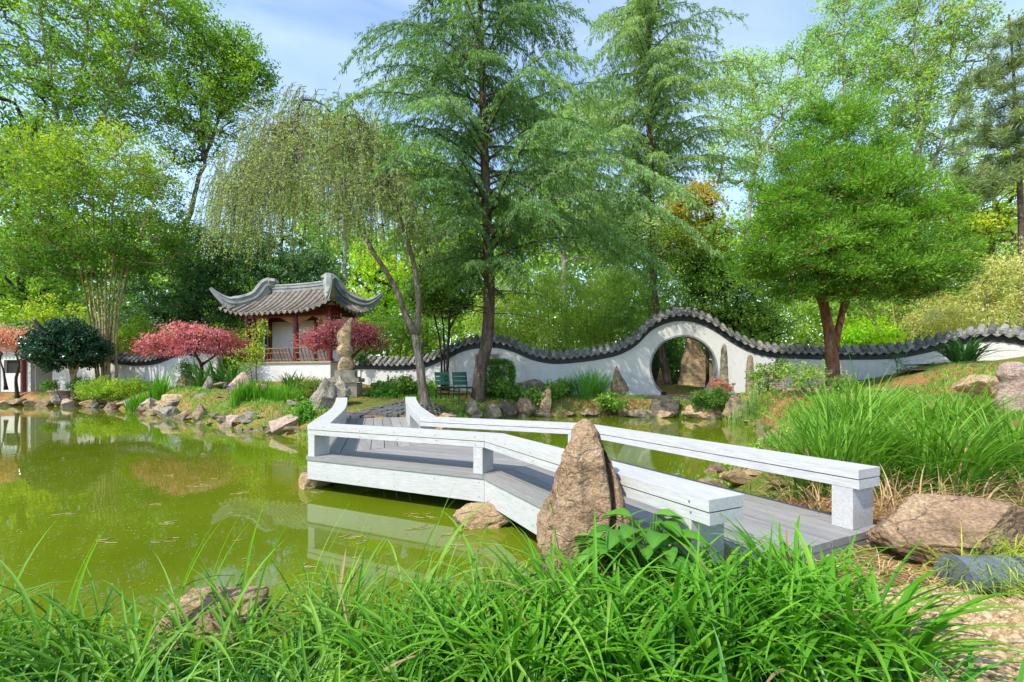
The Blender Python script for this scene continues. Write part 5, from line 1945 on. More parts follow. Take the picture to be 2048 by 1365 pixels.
tree('maple_tree', 'maple with orange tinged upper leaves growing just behind the arch of the wall', 'tree', [(grounded(PP(Y, (1415, 720), (1412, 640), (1402, 560), (1395, 480))), .08, .03), (PP(Y, (1412, 640), (1440, 580), (1450, 540)), .05, .02)],
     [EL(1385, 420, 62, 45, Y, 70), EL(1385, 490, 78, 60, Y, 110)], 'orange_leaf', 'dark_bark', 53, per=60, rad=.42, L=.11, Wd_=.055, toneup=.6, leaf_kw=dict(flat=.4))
tree('evergreen_tree', 'dark green bushy evergreen behind the moon gate and under the juniper branches', 'tree', [(grounded(PP(Y + .6, (1450, 740), (1450, 640), (1450, 570))), .09, .03)],
     [EL(1440, 590, 115, 75, Y + .6, 170), EL(1520, 640, 70, 45, Y + .6, 70), EL(1410, 545, 70, 60, Y + .6, 60)], 'leaf_mid', 'dark_bark', 59, per=60, rad=.45, L=.11, Wd_=.05)

# ---------------- hemlocks behind the pavilion
for (lab, Y, tr_, bl, sd) in (
        ('dark layered hemlock between crepe myrtle and pavilion roof', 24, ((395, 730), (398, 600), (400, 450)), [(400, 500, 70, 60, 80), (370, 580, 90, 70, 130), (310, 640, 70, 70, 90), (430, 610, 60, 60, 70)], 61),
        ('darkest broad hemlock directly behind the pavilion roof ridge', 25, ((560, 730), (562, 560), (565, 430)), [(560, 510, 110, 60, 140), (500, 570, 90, 60, 100), (620, 560, 80, 60, 90), (470, 500, 60, 50, 50)], 67)):
    tree('hemlock_tree', lab, 'tree', [(grounded(PP(Y, *tr_)), .18, .05)], [EL(a, b_, c, d, Y, n) for a, b_, c, d, n in bl], 'leaf_dark', 'dark_bark', sd, per=62, rad=.55, L=.20, Wd_=.06,
         leaf_kw=dict(flat=.3, droop=.3), wood_kw=dict(low=.2, sag=.02))

# ---------------- tall trees behind, each read off the photo
BIG = [
    # name, label, Y, trunk polylines, blobs, leaf, bark, seed, per, rad, L
    ('maple_tree', 'huge broadleaf tree with dark trunk filling the upper corner above the gallery roof', 25, [[(50, 720), (46, 640), (40, 520), (36, 400), (20, 250)], [(44, 560), (75, 470), (120, 400)], [(48, 610), (15, 560), (-20, 520)]],
     [(60, 420, 140, 120, 130), (40, 560, 130, 70, 110), (0, 250, 110, 150, 110), (110, 330, 100, 90, 80)], 'leaf_bright', 'dark_bark', 71, 52, .9, .24, .9),
    ('tulip_tree', 'tall pale limbed broadleaf tree branching high above the crepe myrtle', 28, [[(150, 730), (140, 500), (118, 300), (112, 220), (85, 60), (75, -60)], [(118, 270), (150, 190), (170, 100), (180, 0)], [(190, 260), (215, 215), (255, 140), (275, 60), (285, -40)]],
     [(130, 90, 150, 120, 170), (270, 120, 110, 120, 130), (340, 40, 70, 90, 80), (200, 220, 130, 60, 80), (60, 20, 120, 90, 90), (250, -30, 160, 60, 60)], 'leaf_bright', 'pale_bark', 73, 52, 1.0, .24, .9),
    ('ash_tree', 'tall leaning green tree whose rounded crown stands against blue sky', 29, [[(362, 560), (378, 430), (400, 350), (420, 290), (445, 210), (460, 150)], [(408, 320), (405, 250), (400, 200)], [(440, 230), (490, 180), (520, 150)]],
     [(440, 130, 70, 80, 120), (500, 160, 55, 60, 80), (400, 200, 70, 80, 90), (440, 240, 80, 60, 60), (380, 290, 60, 50, 40), (470, 100, 50, 50, 50)], 'leaf_bright', 'brown_bark', 79, 50, .85, .21, .9),
    ('olive_tree', 'pale olive tree rising behind the weeping tree crown', 27, [[(690, 700), (690, 450), (690, 300)]], [(680, 290, 90, 60, 110), (640, 380, 110, 80, 120), (750, 330, 70, 90, 80)], 'leaf_pale', 'pale_bark', 83, 46, .9, .19, .9),
    ('broadleaf_tree', 'yellow green broadleaf tree glimpsed through the main cedar branches', 26, [[(850, 700), (850, 450), (850, 300)]], [(860, 400, 110, 100, 150), (800, 330, 70, 70, 70), (940, 440, 90, 80, 80)], 'leaf_yellow', 'brown_bark', 89, 46, .9, .21, .9),
    ('broadleaf_tree', 'light green tree filling the gap between the two cedars', 28, [[(1130, 700), (1130, 400), (1140, 220)]], [(1130, 300, 80, 90, 120), (1100, 420, 110, 90, 140), (1190, 450, 90, 90, 110), (1080, 250, 50, 60, 40), (1180, 250, 50, 70, 50)], 'leaf_fresh', 'pale_bark', 97, 48, .9, .22, .9),
    ('poplar_tree', 'loose fresh green tree between the second cedar and juniper top', 29, [[(1480, 700), (1500, 400), (1520, 250), (1500, 130)], [(1510, 320), (1580, 200), (1600, 120)]], [(1490, 170, 65, 70, 90), (1540, 260, 90, 90, 120), (1460, 300, 70, 80, 80), (1580, 150, 50, 60, 60)], 'leaf_pale', 'pale_bark', 101, 40, .9, .20, .9),
    ('poplar_tree', 'tall slender pale trunked tree directly above the juniper crown', 32, [[(1690, 700), (1690, 300), (1688, 100), (1686, -60)], [(1690, 260), (1740, 150), (1760, 60)]], [(1690, 60, 70, 90, 110), (1680, 170, 80, 60, 80), (1740, 110, 60, 80, 70), (1640, 110, 40, 60, 40), (1700, -40, 60, 60, 40)], 'leaf_pale', 'pale_bark', 103, 42, .9, .22, .9),
    ('poplar_tree', 'tall many limbed pale trunked tree between juniper and pine', 30, [[(1840, 700), (1836, 420), (1835, 250), (1830, 60), (1825, -60)], [(1835, 320), (1858, 200), (1875, 60), (1885, -40)], [(1838, 380), (1900, 250), (1950, 120)]], [(1840, 70, 100, 90, 140), (1900, 120, 80, 100, 110), (1800, 180, 70, 80, 80), (1900, 250, 90, 80, 100), (1850, -40, 110, 60, 60), (1800, 260, 60, 60, 50)], 'leaf_fresh', 'pale_bark', 107, 42, .9, .21, .9),
    ('broadleaf_tree', 'yellow green tree behind the pine at the frame edge', 27, [[(1990, 700), (1985, 500), (1990, 350)]], [(1960, 390, 80, 80, 110), (2020, 480, 90, 70, 100), (1930, 470, 60, 60, 60), (2060, 330, 80, 80, 70)], 'leaf_yellow', 'brown_bark', 109, 46, .85, .2, .9),
]
for (nm, lab, Y, trs, bl, lf, bk, sd, per, rad, L, _) in BIG:
    trk = []
    for i, tpx in enumerate(trs):
        q = PP(Y, *tpx)
        trk.append((grounded(q) if i == 0 else q, (.26 if i == 0 else .13) * Y / 27, .05))
    tree(nm, lab, 'tree', trk, [EL(a, b_, c, d, Y, int(n * 1.25)) for a, b_, c, d, n in bl], lf, bk, sd, per=int(per * .95), rad=rad * .60, L=L * .72, Wd_=L * .46, leaf_kw=dict(flat=.6, vspread=.09, up=.35), wood_kw=dict(rscale=.014, rtip=.012, low=.7))

# pine at the right edge
Y = 19
rgp = np.random.default_rng(8)
tp = grounded(PP(Y, (2046, 640), (2044, 520), (2040, 380), (2030, 200), (2022, 80), (2018, 30)))
pn_ = thing('pine_tree', 'dark open pine with tufted needles at the frame edge above the golden shrub', 'pine', tp[0])
pts = blob_points([EL(2020, 110, 60, 70, Y, 40), EL(2000, 220, 80, 80, Y, 50), EL(1990, 320, 90, 60, Y, 40), EL(2070, 250, 80, 120, Y, 40), EL(1960, 380, 50, 40, Y, 16)], rgp)
wb, cb = MB(), MB()
wood(wb, [(tp, .17, .03)], pts, rgp, rtip=.008, rscale=.007, low=.3)
per = 190
idx = np.repeat(np.arange(len(pts)), per)
n = len(idx)
d = unit(rand_dir(n, rgp) + np.array([0, 0, .35]))
leaf_geo(cb, pts[idx] + rgp.normal(size=(n, 3)) * .1, d, rand_dir(n, rgp), .28 * rgp.uniform(.7, 1.2, n), .022, np.clip(rgp.uniform(.2, .7, len(pts))[idx] + rgp.normal(size=n) * .15, 0, 1))
wb.build('trunk', M['brown_bark'], pn_, smooth=True)
cb.build('crown', M['pine'], pn_)

# ---------------- bamboo and shrubs beyond the wall
def bush(name, label, cat, Y, blobs, leaf, seed, per=50, rad=.3, L=.1, Wd_=.04, stems=6, bark='brown_bark', group=None, base=None, leaf_kw=None, toneup=None, z0=None):
    rg = np.random.default_rng(seed)
    bl = [EL(a, b_, c, d, Y, n) for a, b_, c, d, n in blobs]
    cx = np.mean([b_[0][0] for b_ in bl]) if base is None else base
    zb = gz(cx, Y) if z0 is None else z0
    t = thing(name, label, cat, (cx, Y, zb), group)
    pts = blob_points(bl, rg)
    pts[:, 2] = np.maximum(pts[:, 2], ground_z(pts[:, 0], pts[:, 1]) + .03)
    wb, cb = MB(), MB()
    w_ = np.ptp(pts[:, 0])
    trs = []
    for k in range(stems):
        tgt = pts[rg.integers(len(pts))]
        b_ = np.array([cx + (tgt[0] - cx) * .25, Y + (tgt[1] - Y) * .25, zb - .05])
        trs.append((np.array([b_, b_ * .5 + tgt * .5 + np.array([0, 0, .05]), tgt]), .008 + .012 * min(w_, 2), .004))
    wood(wb, trs, pts[::3], rg, rtip=.003, rscale=.003, low=.4, k=4)
    wb.build('stem', M[bark], t, smooth=True)
    tone = None
    if toneup:
        tone = np.clip(rg.uniform(.2, .6, len(pts)) + toneup * ((pts[:, 2] - pts[:, 2].min()) / np.ptp(pts[:, 2]) - .4), 0, 1)
    cluster_leaves(cb, pts, rg, per, rad, L, Wd_, tone=tone, **(leaf_kw or {}))
    cb.build('foliage', M[leaf], t)
    return t


bush('bamboo_clump', 'feathery pale bamboo behind the wall between cedar trunk and wall dip', 'bamboo', 19.5, [(1010, 640, 70, 55, 130), (1000, 580, 60, 45, 60), (1010, 680, 75, 24, 70)], 'bamboo', 121, per=60, rad=.45, L=.16, Wd_=.028, leaf_kw=dict(droop=.5, flat=.8), stems=10)
bush('bamboo_clump', 'brightest feathery bamboo behind the lowest part of the wall', 'bamboo', 19.2, [(1100, 630, 75, 70, 150), (1110, 570, 70, 40, 60), (1110, 688, 80, 22, 80)], 'bamboo', 122, per=60, rad=.45, L=.16, Wd_=.028, leaf_kw=dict(droop=.5, flat=.8), stems=10)
bush('bamboo_clump', 'arching bamboo just beside the second cedar trunk behind the arch', 'bamboo', 19.8, [(1190, 620, 75, 75, 150), (1240, 590, 60, 60, 80), (1220, 660, 60, 40, 70)], 'bamboo', 123, per=60, rad=.45, L=.16, Wd_=.028, leaf_kw=dict(droop=.5, flat=.8), stems=10)
bush('shrub', 'grey green evergreen shrub behind the wall beside the pavilion end', 'shrub', 18.4, [(780, 670, 60, 50, 90), (840, 670, 45, 45, 60), (740, 690, 30, 25, 30)], 'leaf_mid', 124, per=60, rad=.35, L=.10, Wd_=.036)
bush('shrub', 'shaded olive shrub behind the wall left of the arch crest', 'shrub', 19.0, [(1270, 640, 50, 40, 60), (1320, 600, 45, 40, 50)], 'leaf_pale', 125, per=55, rad=.35, L=.11, Wd_=.04)
bush('golden_shrub', 'huge mounded golden yellow shrub over the rising end of the wall', 'shrub', 15.8, [(1980, 600, 120, 85, 240), (1890, 640, 60, 40, 80), (2060, 560, 90, 80, 120)], 'leaf_gold', 126, per=64, rad=.32, L=.10, Wd_=.03, leaf_kw=dict(droop=.4))
bush('shrub', 'bright lime round shrub behind the wall next to the juniper trunk', 'shrub', 17.8, [(1745, 672, 55, 34, 90), (1700, 680, 30, 25, 30)], 'leaf_lime', 127, per=60, rad=.3, L=.10, Wd_=.05)
bush('shrub', 'loose mid green shrub behind the wall right of the lime shrub', 'shrub', 19.6, [(1830, 640, 70, 50, 90), (1780, 600, 60, 50, 70)], 'leaf_fresh', 128, per=50, rad=.4, L=.13, Wd_=.06)
bush('shrub', 'shadowy evergreen shrub seen through the moon gate', 'shrub', 20.6, [(1350, 730, 40, 50, 80), (1330, 700, 30, 40, 40)], 'leaf_dark', 129, per=60, rad=.35, L=.10, Wd_=.04)
bush('shrub', 'yellow green shrubbery behind the dipping wall near the crepe myrtle', 'shrub', 21.6, [(260, 690, 50, 30, 60), (300, 670, 40, 30, 40), (200, 680, 60, 40, 60)], 'leaf_yellow', 130, per=50, rad=.35, L=.12, Wd_=.05)
bush('shrub', 'sunny yellow green shrub behind the camellia and gallery roof', 'shrub', 22.5, [(120, 650, 60, 50, 80), (60, 640, 50, 40, 50)], 'leaf_yellow', 131, per=50, rad=.4, L=.13, Wd_=.06)

# leaning trunk inside the gate
tk = grounded(PP(18.2, (1338, 770), (1330, 740), (1322, 700), (1316, 660), (1310, 600), (1300, 500), (1298, 420)))
tb_ = MB()
tree('broadleaf_tree', 'brown leaning trunk visible inside the moon gate with thin crown above', 'tree', [(tk, .17, .06)], [EL(1290, 470, 60, 60, 18.2, 40)], 'leaf_pale', 'brown_bark', 133, per=40, rad=.5, L=.12, Wd_=.05)

# bare multi-stemmed tree behind the wall
rgb_ = np.random.default_rng(15)
Y = 17.6
b_ = P(1792, 700, Y); b_[2] = gz(b_[0], b_[1])
bt = thing('bare_tree', 'nearly leafless vase shaped small tree behind the wall right of juniper', 'tree', b_)
wb = MB()
sp_ = []
for k in range(9):
    a = -1 + 2 * k / 8
    tgt = P(1795 + a * 115 + rgb_.uniform(-15, 15), 560 + rgb_.uniform(-25, 30), Y + rgb_.uniform(-1, 1))
    sp_.append((np.array([b_ + np.array([a * .25, 0, -.1]), b_ * .5 + tgt * .5 + np.array([-a * .25, 0, .1]), tgt]), .045, .01))
tips = blob_points([EL(1795, 575, 130, 50, Y, 90)], rgb_)
wood(wb, sp_, tips, rgb_, rtip=.004, rscale=.004, low=.4)
wb.build('trunk', M['tan_bark'], bt, smooth=True)
cb = MB(); cluster_leaves(cb, tips, rgb_, 6, .25, .08, .04); cb.build('crown', M['leaf_fresh'], bt)

# far wood behind everything: one mass
rgf = np.random.default_rng(19)
fb = MB()
cen = []
for k in range(2300):
    x = rgf.uniform(-62, 66); y = rgf.uniform(36, 50) + abs(x) * .1
    top = 11.5 + 4.5 * vnoise(np.array([[x * .09, 0, 0]]), 5)[0] + 2.5 * vnoise(np.array([[x * .35, 3, 0]]), 6)[0]
    if -31 < x < -22:
        top *= .62
    zz = top * rgf.uniform(0, 1) ** .6
    cen.append((x, y, gz(x, y) + zz + .3))
cen = np.array(cen)
cluster_leaves(fb, cen, rgf, 44, 1.25, .50, .30, tone=rgf.uniform(.1, .9, len(cen)))
fo = fb.build('far_forest', M['leaf_fresh'])
kind(fo, 'stuff', 'far spring green woodland seen between the nearer trees', 'forest')
rgf = np.random.default_rng(20)
fb = MB()
cen = np.column_stack([rgf.uniform(-34, 40, 1900), rgf.uniform(25, 34, 1900), np.zeros(1900)])
cen[:, 2] = ground_z(cen[:, 0], cen[:, 1]) + rgf.uniform(.05, 1, 1900) ** 1.4 * (3.2 + 2.4 * vnoise(cen * .3, 4))
cluster_leaves(fb, cen, rgf, 46, .9, .32, .18, tone=rgf.uniform(.1, .9, 1900))
fo = fb.build('understory', M['leaf_fresh'])
kind(fo, 'stuff', 'shaded undergrowth below the trees beyond the wall', 'undergrowth')
# ------------------------------------------------------------------ blades, grasses, small plants
def blades(mb, base, az, length, lean, curl, width, var, K=7, fold=.18, twist=None):
    """arching ribbon leaves; every argument an array over the blades"""
    n = len(base)
    s_ = np.linspace(0, 1, K + 1)
    pos = np.zeros((n, K + 1, 3)); pos[:, 0] = base
    ca, sa = np.cos(az), np.sin(az)
    tw = np.zeros(n) if twist is None else twist
    for k in range(K):
        th = lean + curl * ((k + .5) / K) ** 1.35
        th = np.minimum(th, 2.75)
        a2 = az + tw * (k / K)
        stp = (length / K)[:, None]
        pos[:, k + 1] = pos[:, k] + stp * np.stack([np.sin(th) * np.cos(a2), np.sin(th) * np.sin(a2), np.cos(th)], -1)
    wprof = np.minimum(1, .55 + 2.2 * s_) * np.minimum(1, (1 - s_) * 2.6 + .0) ** .8
    wprof[-1] = .02
    side = np.stack([-sa, ca, np.zeros(n)], -1)[:, None, :]
    tang = np.gradient(pos, axis=1)
    up = unit(np.cross(np.broadcast_to(side, tang.shape), tang))
    hw = (width[:, None] * wprof[None] / 2)[..., None]
    Lf = pos + side * hw + up * hw * fold * -2
    Rt = pos - side * hw + up * hw * fold * -2
    V = np.stack([Lf, pos, Rt], 2).reshape(-1, 3)
    st = (np.arange(n) * (K + 1) * 3)[:, None, None]
    kk = (np.arange(K) * 3)[None, :, None]
    j = np.arange(2)[None, None, :]
    q = np.stack([st + kk + j, st + kk + j + 1, st + kk + 3 + j + 1, st + kk + 3 + j], -1).reshape(-1, 4)
    dead_ = RNG.uniform(0, 1, n) < .018
    var = np.where(dead_, 1.2, np.minimum(var, .85))
    vv = np.clip(np.repeat(var, (K + 1) * 3) + np.tile(np.repeat(s_, 3) * .12 - .06, n), 0, 1)
    mb.add(V, q, vv)


def clump(mb, c, n, rg, r_, L, lean, curl, w_, tone=.5, sp=.2, K=7, azc=None, azs=None, lv=.3):
    a0 = rg.uniform(0, 2 * math.pi, n)
    rr = r_ * np.sqrt(rg.uniform(0, 1, n))
    base = np.column_stack([c[0] + rr * np.cos(a0), c[1] + rr * np.sin(a0), np.full(n, c[2])])
    base[:, 2] = np.maximum(ground_z(base[:, 0], base[:, 1]), c[2] - .2) - .02
    az = a0 + rg.normal(size=n) * .7
    if azc is not None:
        m_ = rg.uniform(0, 1, n) < .7
        az = np.where(m_, azc + rg.normal(size=n) * azs, az)
    ln = L * (1 + rg.normal(size=n) * lv * .6)
    blades(mb, base, az, np.clip(ln, L * .35, L * 1.7), np.abs(lean * (1 + rg.normal(size=n) * .5)), curl * rg.uniform(.45, 1.4, n), w_ * rg.uniform(.45, 1.35, n), np.clip(tone + rg.normal(size=n) * sp, 0, 1), K=K, twist=rg.normal(size=n) * .35)


rg = np.random.default_rng(101)
# tall thin grass on the near bank (nobody could count it): left half of the foot of the picture
gm = MB()
for k in range(185):
    x = rg.uniform(-2.1, .45)
    shore = np.interp(x, [-2.6, -1.2, -.3, .1, .35], [1.75, 1.9, 1.98, 2.1, 2.3])
    y = shore - .14 - abs(rg.normal()) * .42
    if y < .98:
        continue
    n = int(rg.integers(5, 12))
    if -1.38 < x < -.82 and y > 1.62 and rg.uniform() < .6:
        continue
    low = y < shore - .38
    thin = x < -.55
    clump(gm, (x, y, gz(x, y)), n, rg, .07, (rg.uniform(.26, .42) if low else rg.uniform(.28, .46)) * (1.3 if rg.uniform() < .22 else 1), .28, 1.6, .0125, tone=rg.uniform(.12, .8), K=9, azc=-.3 if rg.uniform() < .6 else 2.6, azs=.8)
# a few long blades that stand out over the water
for (px, py, tip, Y) in ((470, 1200, 1005, 1.7), (610, 1210, 1030, 1.75), (330, 1230, 1050, 1.62), (690, 1200, 1060, 1.8), (120, 1230, 1060, 1.5), (400, 1210, 1045, 1.75), (815, 1120, 978, 1.95), (940, 1130, 1050, 1.95), (860, 1160, 1060, 1.9)):
    n = 2
    b_ = np.array([[(px - CX) / F * Y + rg.normal() * .02, Y, gz((px - CX) / F * Y, Y)] for _ in range(n)])
    h = CH + (HY - tip) / F * Y - b_[0, 2]
    blades(gm, b_, rg.uniform(-.6, .6, n), np.full(n, h * 1.12), np.full(n, .05), rg.uniform(.3, .8, n), np.full(n, .012), rg.uniform(.4, .8, n), K=10)
kind(gm.build('bank_grass', M['blade_tall']), 'stuff', 'long arching green grass along the near pond bank', 'grass')

# under-layer of short weeds so the bank is closed
gm = MB()
for k in range(230):
    x = rg.uniform(-2.3, 2.0); y = rg.uniform(.95, 2.0)
    if pond_dist(np.array([x]), np.array([y]))[0] < .06:
        continue
    if (x > 1.15 and y > 1.05) or (x < .2 and y > 1.62 and rg.uniform() < .7):
        continue
    clump(gm, (x, y, gz(x, y)), 16, rg, .09, rg.uniform(.14, .26), .5, 1.3, .009, tone=rg.uniform(.2, .6), K=5)
kind(gm.build('bank_weeds', M['blade_dark']), 'stuff', 'short dark weeds between the tall blades of the bank', 'grass')

# daylily clumps on the near bank: things
LBL = 'fresh green daylily clump with arching strap leaves on the near bank below the bridge'
spots = []
for (px, py) in ((1110, 1345), (1180, 1300), (1260, 1330), (1340, 1290), (1400, 1345), (1480, 1290), (1540, 1340), (1600, 1280), (1650, 1345), (1500, 1235), (1590, 1225), (1660, 1250), (1120, 1265), (1020, 1330), (960, 1290), (880, 1330), (1720, 1330), (1420, 1235), (1220, 1390), (1450, 1390), (1060, 1390), (1600, 1395), (1310, 1400), (790, 1345), (1340, 1220), (1780, 1370)):
    spots.append(GP(px, py, .26)[:2])
protos = []
for k in range(5):
    mb = MB()
    r2 = np.random.default_rng(300 + k)
    n = 44
    a0 = r2.uniform(0, 2 * math.pi, n)
    rr = .06 * np.sqrt(r2.uniform(0, 1, n))
    base = np.column_stack([rr * np.cos(a0), rr * np.sin(a0), np.full(n, -.02)])
    blades(mb, base, a0 + r2.normal(size=n) * .4, r2.uniform(.25, .52, n), np.abs(r2.normal(size=n)) * .22 + .12, r2.uniform(.7, 2.1, n), r2.uniform(.009, .021, n), np.clip(r2.uniform(.12, .8) + r2.normal(size=n) * .2, 0, 1), K=9, twist=r2.normal(size=n) * .4)
    protos.append(mb)
meshes = []
for k, (x, y) in enumerate(spots):
    z = gz(x, y)
    if k < 5:
        o = protos[k].build('daylily', M['blade'])
        meshes.append(o)
    else:
        o = meshes[k % 5].copy()
        COL.objects.link(o)
    o.location = (x, y, z)
    o.rotation_euler = (0, 0, rg.uniform(0, 6.28))
    s_ = rg.uniform(.78, 1.04)
    o.scale = (s_, s_, s_ * rg.uniform(.85, 1.05))
    tag(o, LBL, 'daylily', 'daylilies on the near bank')

# big ornamental grass behind the long rail
for (lab, x, y, n, L, sd) in (
        ('tall green ornamental grass just behind the end of the long bridge rail', 2.35, 3.35, 330, .70, 1),
        ('dense ornamental grass clump directly behind the flat topped boulder', 3.05, 3.3, 380, .62, 2),
        ('ornamental grass at the frame edge beyond the boulder', 3.85, 3.5, 360, .56, 3),
        ('ornamental grass rising highest before the white wall', 3.4, 4.5, 420, .72, 4),
        ('ornamental grass clump before the pale pillar stone', 4.6, 4.75, 380, .55, 5),
        ('ornamental grass tuft by the pond edge past the bridge rail', 3.0, 4.05, 200, .52, 6)):
    mb = MB()
    r2 = np.random.default_rng(400 + sd)
    z = gz(x, y)
    clump(mb, (x, y, z), n, r2, .26, L, .22, 1.15, .013, tone=.5, sp=.2, K=8)
    clump(mb, (x, y, z), n // 3, r2, .34, L * .6, .6, 1.4, .011, tone=.3, sp=.2, K=6)
    o = mb.build('ornamental_grass', M['blade_tall'])
    rebase(o, (x, y, z))
    tag(o, lab, 'grass clump')
mb = MB()
r2 = np.random.default_rng(450)
for k in range(60):
    x = r2.uniform(1.75, 3.6); y = r2.uniform(2.55, 3.4)
    clump(mb, (x, y, gz(x, y)), 14, r2, .08, .3, .6, 1.6, .006, tone=.5, K=5)
kind(mb.build('dry_grass', M['straw']), 'stuff', 'dry straw coloured grass at the foot of the ornamental grass', 'dry grass')

# yellow green tuft on the metal edging, straw below it
mt = GP(1985, 1150, .30)
mb = MB(); r2 = np.random.default_rng(460)
for k in range(9):
    clump(mb, (1.82 + k * .055, 1.86 + r2.uniform(-.04, .05), .34), 80, r2, .05, .24, .5, 1.7, .004, tone=.6, K=6, azc=-1.7, azs=.9)
o = mb.build('sedge', M['leaf_yellow']); rebase(o, (2.0, 1.8, .4)); tag(o, 'yellow green fine leaved sedge spilling over the blue grey metal edging', 'sedge')
mb = MB()
for k in range(26):
    x = r2.uniform(1.5, 2.1); y = r2.uniform(1.72, 1.95)
    clump(mb, (x, y, gz(x, y)), 16, r2, .05, .12, .8, 1.3, .004, tone=.6, K=4)
kind(mb.build('dry_thatch', M['straw']), 'stuff', 'dry thatch of dead grass below the flat topped boulder', 'dry grass')
for (lab, x0, x1, yy) in (('curved blue grey metal edging piece beside the pebble path under the sedge', 1.76, 1.98, 1.735), ('darker second metal edging piece at the frame edge by the pebble path', 1.995, 2.25, 1.72)):
    mb = MB()
    yc, zc_ = yy + .075, .335
    mb.tube([(x0, yc, zc_), (x0 + .012, yc, zc_), (x1 - .012, yc + .008, zc_), (x1, yc + .008, zc_)], [.078, .074, .074, .078], 28)
    mb.tube([(x0 - .004, yc, zc_), (x0 + .010, yc, zc_)], [.082, .082], 28)
    o = mb.build('metal_edging', M['metal_grey']); rebase(o, (x0, yy, .3)); tag(o, lab, 'edging')

# pebble path
pbm = MB(); r2 = np.random.default_rng(470)
Vi, Fi = ico(1)
n_pb = 0
px_ = r2.uniform(1.12, 2.3, 15000); py_ = r2.uniform(.98, 1.80, 15000)
pk = (px_ > 1.20 + .10 * np.sin(py_ * 4)) & (py_ < 1.70 + .05 * np.sin(px_ * 5))
px_, py_ = px_[pk], py_[pk]
pz_ = ground_z(px_, py_)
for x, y, z in zip(px_, py_, pz_):
    s_ = np.array([r2.uniform(.010, .018), r2.uniform(.006, .011), r2.uniform(.006, .010)]) * (1 if r2.uniform() < .92 else r2.uniform(1.3, 2.0))
    a = .5 + r2.normal() * .35
    V = Vi * s_
    V = np.column_stack([V[:, 0] * math.cos(a) - V[:, 1] * math.sin(a), V[:, 0] * math.sin(a) + V[:, 1] * math.cos(a), V[:, 2]]) + np.array([x, y, z + .004 + r2.uniform(-.002, .004)])
    pbm.add(V, Fi, r2.uniform(0, 1))
M['pebble'] = leafmat('tan_pebble', [(.27, .165, .075), (.45, .31, .15), (.60, .48, .30)], rough=.6, trans=0.0, spec=.3, gain=.8)
kind(pbm.build('pebbles', M['pebble'], smooth=True), 'stuff', 'tan and cream pebbles set in the path beside the metal edging', 'pebbles')

# broad-leaved plant at the foot of the standing stone
def broad(label, c, n, L, Wd_, seed, leaf='hosta', name='broadleaf_plant', spread=1.0, h=.2, cat='plant', lean=.5, curl=1.1):
    r2 = np.random.default_rng(seed)
    t = thing(name, label, cat, c)
    mb = MB(); sb = MB()
    for k in range(n):
        a = r2.uniform(0, 6.28); rr = math.sqrt(r2.uniform(0, 1)) * spread
        st = np.array([c[0] + rr * .35 * math.cos(a), c[1] + rr * .35 * math.sin(a), c[2]])
        top = np.array([c[0] + rr * math.cos(a), c[1] + rr * math.sin(a), c[2] + h * (1.15 - .6 * (rr / max(spread, .01)) ** 2) * r2.uniform(.8, 1.15)])
        sb.tube(np.array([st, st * .4 + top * .6 + np.array([0, 0, .02]), top]), .004, 4, caps=False)
        ll = L * r2.uniform(.7, 1.25); ww = Wd_ * ll / L
        K, J = 8, 4
        az = a + r2.normal() * .6
        d = np.array([math.cos(az), math.sin(az), 0]); sd = np.array([-d[1], d[0], 0])
        u = np.linspace(0, 1, K + 1)
        wv = np.sin(np.pi * np.clip(u, 0, 1) ** .75) ** .85 * ww / 2
        pitch = r2.uniform(-.1, .45)
        zc = ll * (pitch * u - .38 * u ** 2)
        xx = ll * u * .92
        v = np.linspace(-1, 1, 2 * J + 1)
        Vg = []
        for i_ in range(K + 1):
            for vj in v:
                zz = zc[i_] + abs(vj) * wv[i_] * .35 - abs(math.sin((i_ + abs(vj) * 1.2) * 2.2)) * .004
                Vg.append(top + d * xx[i_] + sd * vj * wv[i_] + np.array([0, 0, zz]))
        m_ = 2 * J + 1
        ii, jj = np.meshgrid(np.arange(K), np.arange(m_ - 1), indexing='ij')
        fq = np.stack([ii * m_ + jj, ii * m_ + jj + 1, (ii + 1) * m_ + jj + 1, (ii + 1) * m_ + jj], -1).reshape(-1, 4)
        tone = np.tile(.35 + .25 * (1 - np.abs(v)), K + 1) + r2.normal() * .15
        mb.add(np.array(Vg), fq, np.clip(tone, 0, 1))
    sb.build('stem', M['leaf_mid'], t)
    mb.build('leaves', M[leaf], t, smooth=True)
    return t


bp_ = P(1290, 1150, 1.84)
broad('bright green broad veined leaves at the foot of the tall pointed stone', (bp_[0], 1.84, gz(bp_[0], 1.84)), 44, .135, .085, 5, spread=.20, h=.27)
bp_ = P(1265, 1130, 1.9)

# strap-leaved and iris clumps
def strapclump(label, px, row, Y, n, L, w_, seed, mat, name, cat, lean=.15, curl=.5, r_=.15, tone=.5, pieces=1, spread_px=0, lv=.3):
    r2 = np.random.default_rng(seed)
    x = (px - CX) / F * Y
    z = gz(x, Y)
    mb = MB()
    for k in range(pieces):
        xx = x + ((k + .5) / pieces - .5) * spread_px / F * Y
        yy = Y + r2.uniform(-.15, .15)
        clump(mb, (xx, yy, gz(xx, yy)), n, r2, r_, L, lean, curl, w_, tone=tone, sp=.18, K=6, lv=lv)
    o = mb.build(name, M[mat])
    rebase(o, (x, Y, z))
    return tag(o, label, cat)


